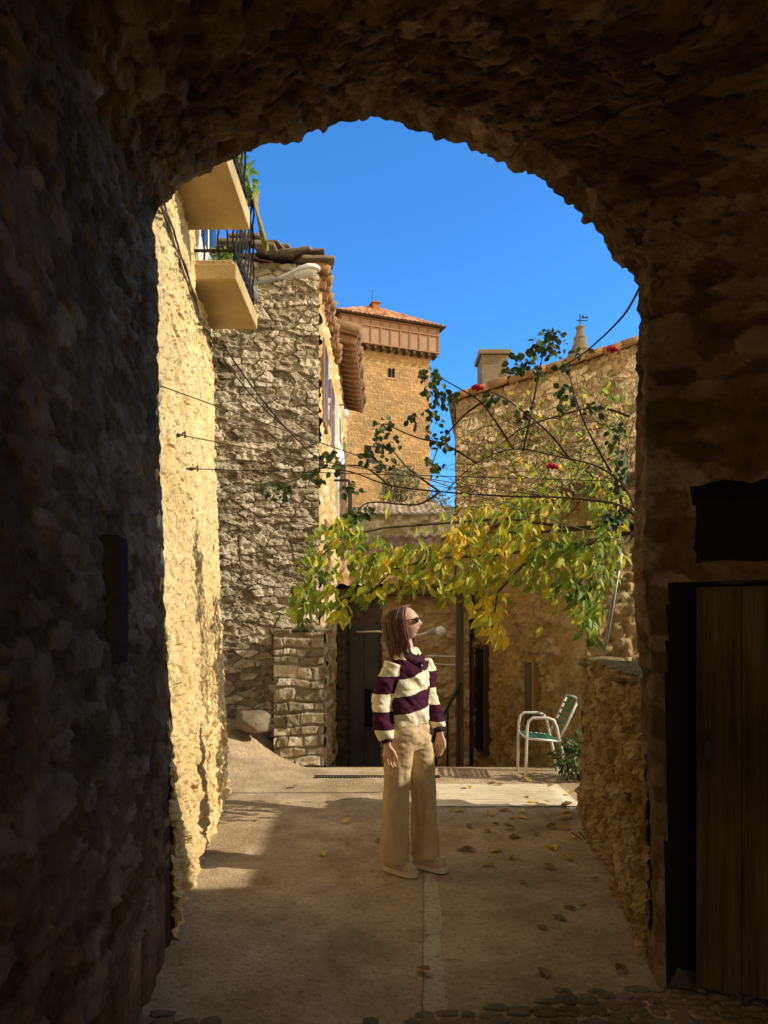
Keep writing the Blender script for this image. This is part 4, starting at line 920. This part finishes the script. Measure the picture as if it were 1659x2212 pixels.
# sweater
W=MB()
W.ell([(0,0,.893,.134,.098),(0,0,.915,.145,.11),(0,0,.96,.15,.116),(0,0,1.08,.146,.112),(0,0,1.18,.144,.108),(0,0,1.24,.136,.096),(0,0,1.282,.11,.082),(0,.006,1.316,.08,.065),(0,.01,1.345,.06,.058)],40)
for A in(armR,armL):
    q=[Vector(t) for t in A]; q2=q[:-1]+[q[3].lerp(q[4],.5),q[3].lerp(q[4],.85)]
    W.tube(q2,[.055,.055,.052,.05,.051,.04],18)
me=remesh(W,.0052,4); P_=co(me); n_=nrm(me)
def distp(P,A):
    best=np.full(len(P),9.0)
    for i in range(len(A)-1):
        a0=np.array(A[i]);b0=np.array(A[i+1]);t=np.clip(((P-a0)@(b0-a0))/((b0-a0)@(b0-a0)),0,1); best=np.minimum(best,np.linalg.norm(P-(a0+t[:,None]*(b0-a0)),axis=1))
    return best
dR=distp(P_,armR);dL=distp(P_,armL)
isR=(dR<.07)&(P_[:,0]<-.124);isL=(dL<.07)&(P_[:,0]>.124)
diag=P_[:,2]*15+P_[:,0]*16
fold=.02*fbm(P_[:,0]*6,P_[:,1]*6,diag*.8,3)+.011*fbm(P_[:,0]*20,P_[:,1]*20,P_[:,2]*26,2)
setco(me,P_+n_*fold[:,None])
ph=(P_[:,2]-.22*P_[:,0]+.012*fbm(P_[:,0]*9,P_[:,1]*9,P_[:,2]*9,2)-.02-.868)/.105
ph=np.where(isR,(P_[:,2]-.77)/.105,ph); ph=np.where(isL,(P_[:,2]-.79)/.105,ph)
fattr(me,'phase',ph+4)
m,nt,b=nodes('striped knit'); N=nt.nodes.new;L_=nt.links.new
at=N('ShaderNodeAttribute'); at.attribute_name='phase'
a1=N('ShaderNodeMath');a1.operation='MULTIPLY';a1.inputs[1].default_value=.5;L_(at.outputs['Fac'],a1.inputs[0])
a2=N('ShaderNodeMath');a2.operation='FRACT';L_(a1.outputs[0],a2.inputs[0]); a3=N('ShaderNodeMath');a3.operation='GREATER_THAN';a3.inputs[1].default_value=.5;L_(a2.outputs[0],a3.inputs[0])
mx=N('ShaderNodeMixRGB');mx.inputs[1].default_value=(.84,.77,.58,1);mx.inputs[2].default_value=(.06,.013,.034,1);L_(a3.outputs[0],mx.inputs[0]);L_(mx.outputs[0],b.inputs['Base Color']);b.inputs['Roughness'].default_value=.95;b.inputs['Specular IOR Level'].default_value=.1
tc=N('ShaderNodeTexCoord');nz_=N('ShaderNodeTexNoise');nz_.inputs['Scale'].default_value=160;L_(tc.outputs['Object'],nz_.inputs['Vector']);bp=N('ShaderNodeBump');bp.inputs['Strength'].default_value=.5;bp.inputs['Distance'].default_value=.004;L_(nz_.outputs['Fac'],bp.inputs['Height']);L_(bp.outputs[0],b.inputs['Normal'])
sw=link('sweater',me,m,PE,local=True)
purple=surf('dark knit trim',(.025,.012,.02),(.05,.018,.03),40,.4,150,.003,.95)
for A in(armR,armL):
    q=[Vector(t) for t in A]; c=MB(); c.tube([q[3].lerp(q[4],.78),q[3].lerp(q[4],.9),q[3].lerp(q[4],1.02)],[.038,.034,.031],16); c.build('cuff',purple,sw,smooth=True,local=True)
c=MB(); ring=[]
for k in range(20):
    a_=2*PI*k/20; dip=.05*max(0,-math.sin(a_))**3
    ring.append([(-.004+.058*math.cos(a_),.01+.058*math.sin(a_)-dip*.5,1.36-dip*.9),(.082*math.cos(a_),.008+.079*math.sin(a_)-dip*.55,1.316-dip*1.3),(.088*math.cos(a_),.008+.085*math.sin(a_)-dip*.5,1.298-dip*1.1),(.058*math.cos(a_),.008+.058*math.sin(a_)-dip*.2,1.312-dip)])
ring.append(ring[0]); c.rings(ring,cap=False); c.build('collar',purple,sw,smooth=True,local=True)
c=MB(); c.box((0,-.101,1.23),(.028,.012,.1),M=Matrix.Rotation(.25,3,'X')); c.build('placket',purple,sw,bevel=.003,local=True)
for z in(1.255,1.22):
    c=MB(); c.ball((0,-.11-.3*(1.265-z)*.6,z),(.006,.003,.006),8,6); c.build('button',M['white'],sw,smooth=True,local=True)
# trousers
W=MB()
W.ell([(0,0,.74,.12,.085),(0,0,.80,.146,.108),(0,0,.87,.142,.106),(0,0,.93,.125,.094),(0,0,1.0,.11,.084)],36)
for (x,y) in legs:
    W.ell([(x*1.0,y*1.05,.07,.082,.088),(x,y,.2,.081,.086),(x*.98,y*.9,.42,.078,.083),(x*.93,y*.65,.6,.078,.086),(x*.86,y*.35,.74,.079,.096),(x*.78,y*.2,.82,.073,.1)],28)
me=remesh(W,.006,3); P_=co(me); n_=nrm(me)
fold=.028*fbm(P_[:,0]*13,P_[:,1]*13,P_[:,2]*2.0,3)*(.4+.6*sst(.8,.3,P_[:,2]))+.016*fbm(P_[:,0]*10,P_[:,1]*10,P_[:,2]*24,3)*sst(.5,.8,P_[:,2])+.004*fbm(P_[:,0]*30,P_[:,1]*30,P_[:,2]*30,2)
setco(me,P_+n_*fold[:,None])
trm=surf('beige cotton twill',(.52,.375,.22),(.63,.475,.29),9,.4,220,.002,.95,stain=.1)
tro=link('trousers',me,trm,PE,local=True)
shm=surf('beige suede shoe',(.45,.33,.215),(.56,.43,.29),20,.3,120,.002,.9); som=surf('pale rubber sole',(.58,.5,.39),(.66,.58,.46),20,.1,80,.002,.7); lace=surf('pale lace',(.62,.54,.44),(.72,.64,.52),30,0,1,0,.9)
for i,(x,y) in enumerate(legs):
    fy=R(6 if i==0 else 10); dv=Vector((math.sin(fy),-math.cos(fy),0)); sx=Vector((math.cos(fy),math.sin(fy),0)); c0=Vector((x,y+.01,0))
    def shoe(prof,z0,flat):
        rs=[]
        for t,w_,h_ in prof:
            rs.append([c0+dv*(t*.9)+sx*(w_*math.cos(a))+Vector((0,0,z0+(h_*max(0,math.sin(a)) if not flat else (h_ if math.sin(a)>0 else 0)))) for a in np.linspace(.0,2*PI,19)[:-1]+.05])
        return MB().rings(rs)
    s=shoe([(-.072,.02,.05),(-.06,.034,.085),(-.02,.038,.1),(.03,.038,.1),(.07,.042,.084),(.11,.044,.068),(.145,.041,.055),(.17,.032,.042),(.182,.016,.025)],.022,False).build('shoe',shm,PE,smooth=True,local=True)
    shoe([(-.078,.02,.03),(-.066,.038,.03),(-.02,.041,.028),(.03,.04,.028),(.08,.045,.028),(.12,.047,.028),(.155,.043,.03),(.18,.03,.034),(.19,.014,.034)],-.001,True).build('sole',som,s,local=True)
    l_=MB()
    for k in range(4):
        t=.06+.022*k; hz=.022+np.interp(t,[.03,.07,.11,.145],[.1,.084,.068,.055])
        l_.tube([c0+dv*(t*.9)+sx*(-.024)+Vector((0,0,hz-.008)),c0+dv*(t*.9)+Vector((0,0,hz+.003)),c0+dv*(t*.9)+sx*.024+Vector((0,0,hz-.008))],.003,5)
    l_.build('laces',lace,s,local=True)
# hair
hmat=surf('auburn hair',(.1,.041,.022),(.24,.108,.056),30,.3,120,.003,.36,spec=.5,stretch=(1,1,.12),tone=.42)
hr=MB()
hc=MB(); hc.ball((0,.014,.008),(.076,.093,.102),40,28)
vs=[]
for v in hc.v:
    x,y,z=v; a_=math.atan2(abs(x),-y)
    if y<-.0 and a_<1.15 and z<.068: v=(x*.7,y*.55+.02,z*.9)
    if z<-.05: v=(v[0]*.8,max(v[1],.0)*.8+.01,v[2])
    vs.append(v)
hr.add([Hm@Vector(v) for v in vs],hc.f)
tn=[.4]*len(hr.v)
rr=random.Random(6)
for k in range(820):
    ph_=rr.uniform(R(62),R(180))*rr.choice((-1,1))
    sx_=math.sin(ph_);cy_=-math.cos(ph_)
    fly=rr.random()<.08
    sp_=.97+rr.uniform(0,.2)*rr.random()**.7+(rr.uniform(0,.12) if fly else 0); ln_=rr.uniform(.085,.165); back=max(0,cy_)
    lock=round(ph_*6)
    rl_=random.Random(lock*7+3); w1=rl_.uniform(-.008,.008)+rr.uniform(-.004,.004);w2=rl_.uniform(-.011,.011)+rr.uniform(-.005,.005);w3=rl_.uniform(-.016,.014)+rr.uniform(-.008,.008)
    rp=Vector((rr.uniform(-.015,.015),rr.uniform(-.055,.05),.104+rr.uniform(-.004,.005)))
    yb=.092+.022*back
    pts=[rp,Vector((.05*sx_*sp_,.058*cy_*sp_+rp.y*.4,.091)),Vector((.075*sx_*sp_,yb*cy_*sp_*.97+.012,.035)),Vector((.08*sx_*sp_+w1*.4,yb*cy_*sp_+.014+w1*.3,-.03)),Vector((.081*sx_*sp_+w1,yb*.98*cy_*sp_+.014+w2*.5,-.075)),Vector((.08*sx_*sp_+w2,yb*.95*cy_*sp_+.014+w1,-.05-ln_*.6)),Vector((.077*sx_*sp_+w3,yb*.9*cy_*sp_+.014+w2,-.05-ln_))]
    r0=rr.uniform(.0016,.0031); n_b=len(hr.v)
    hr.tube([Hm@p for p in pts],[r0*.7,r0,r0,r0,r0*.95,r0*.75,r0*.2],4)
    tn+=[min(1,max(0,rl_.random()*.55+rr.random()*.45))]*(len(hr.v)-n_b)
ho=hr.build('hair',hmat,PE,smooth=True,local=True); fattr(ho.data,'tone',tn)
blk=surf('black acetate',(.012,.01,.01),(.02,.016,.015),20,0,1,0,.2,spec=.6)
g_=MB()
for s in(-1,1):
    g_.ball((s*.032,-.09,.006),(.026,.008,.018),16,10)
    g_.beam((s*.057,-.083,.013),(s*.074,.01,.011),.003,.006)
g_.beam((-.012,-.097,.013),(.012,-.097,.013),.005,.005)
gm=MB().add([Hm@Vector(v) for v in g_.v],g_.f); gm.build('sunglasses',blk,PE,smooth=False,local=True)
# ---------------------------------------------------------------- light and camera
w=bpy.data.worlds.new('World'); S.world=w; w.use_nodes=True; nt=w.node_tree; N=nt.nodes.new; L_=nt.links.new
sk=N('ShaderNodeTexSky'); sk.sky_type='NISHITA'; sk.sun_disc=False
sv_=Vector((1,-SK,ST)).normalized()
sk.sun_elevation=math.asin(sv_.z); sk.sun_rotation=math.atan2(1,-SK); sk.altitude=800; sk.air_density=1.0; sk.dust_density=.3; sk.ozone_density=2.0
tc=N('ShaderNodeTexCoord'); sp=N('ShaderNodeSeparateXYZ'); L_(tc.outputs['Generated'],sp.inputs[0])
m1=N('ShaderNodeMapRange'); m1.interpolation_type='SMOOTHSTEP'; m1.inputs['From Min'].default_value=.6; m1.inputs['From Max'].default_value=.82; L_(sp.outputs['Z'],m1.inputs['Value'])
m2=N('ShaderNodeMapRange'); m2.interpolation_type='SMOOTHSTEP'; m2.inputs['From Min'].default_value=.25; m2.inputs['From Max'].default_value=-.3; L_(sp.outputs['Y'],m2.inputs['Value'])
mm=N('ShaderNodeMath'); mm.operation='MAXIMUM'; L_(m1.outputs[0],mm.inputs[0]); L_(m2.outputs[0],mm.inputs[1])
tint=N('ShaderNodeMixRGB'); L_(mm.outputs[0],tint.inputs[0]); tint.inputs[1].default_value=(.52,1.36,2.1,1); tint.inputs[2].default_value=(4.6,2.75,1.25,1)
mu=N('ShaderNodeMixRGB'); mu.blend_type='MULTIPLY'; mu.inputs[0].default_value=1; L_(sk.outputs[0],mu.inputs[1]); L_(tint.outputs[0],mu.inputs[2])
L_(mu.outputs[0],nt.nodes['Background'].inputs[0]); nt.nodes['Background'].inputs[1].default_value=.15
ld=bpy.data.lights.new('Sun','SUN'); ld.energy=5; ld.angle=R(.5); ld.color=(1,.91,.7); lo=bpy.data.objects.new('Sun',ld); C.objects.link(lo); lo.rotation_euler=(-sv_).to_track_quat('-Z','Y').to_euler(); lo.location=(8,-1,8)
cd=bpy.data.cameras.new('Camera'); cd.sensor_width=36; cd.sensor_fit='AUTO'; cd.lens=36*F/2212; cd.shift_y=(1350-1106)/2212; cd.clip_start=.05; cd.clip_end=2000
cam=bpy.data.objects.new('Camera',cd); C.objects.link(cam); cam.location=(0,0,1.5); cam.rotation_euler=(PI/2,0,0); S.camera=cam
S.view_settings.view_transform='Standard'; S.view_settings.look='None'; S.view_settings.exposure=0
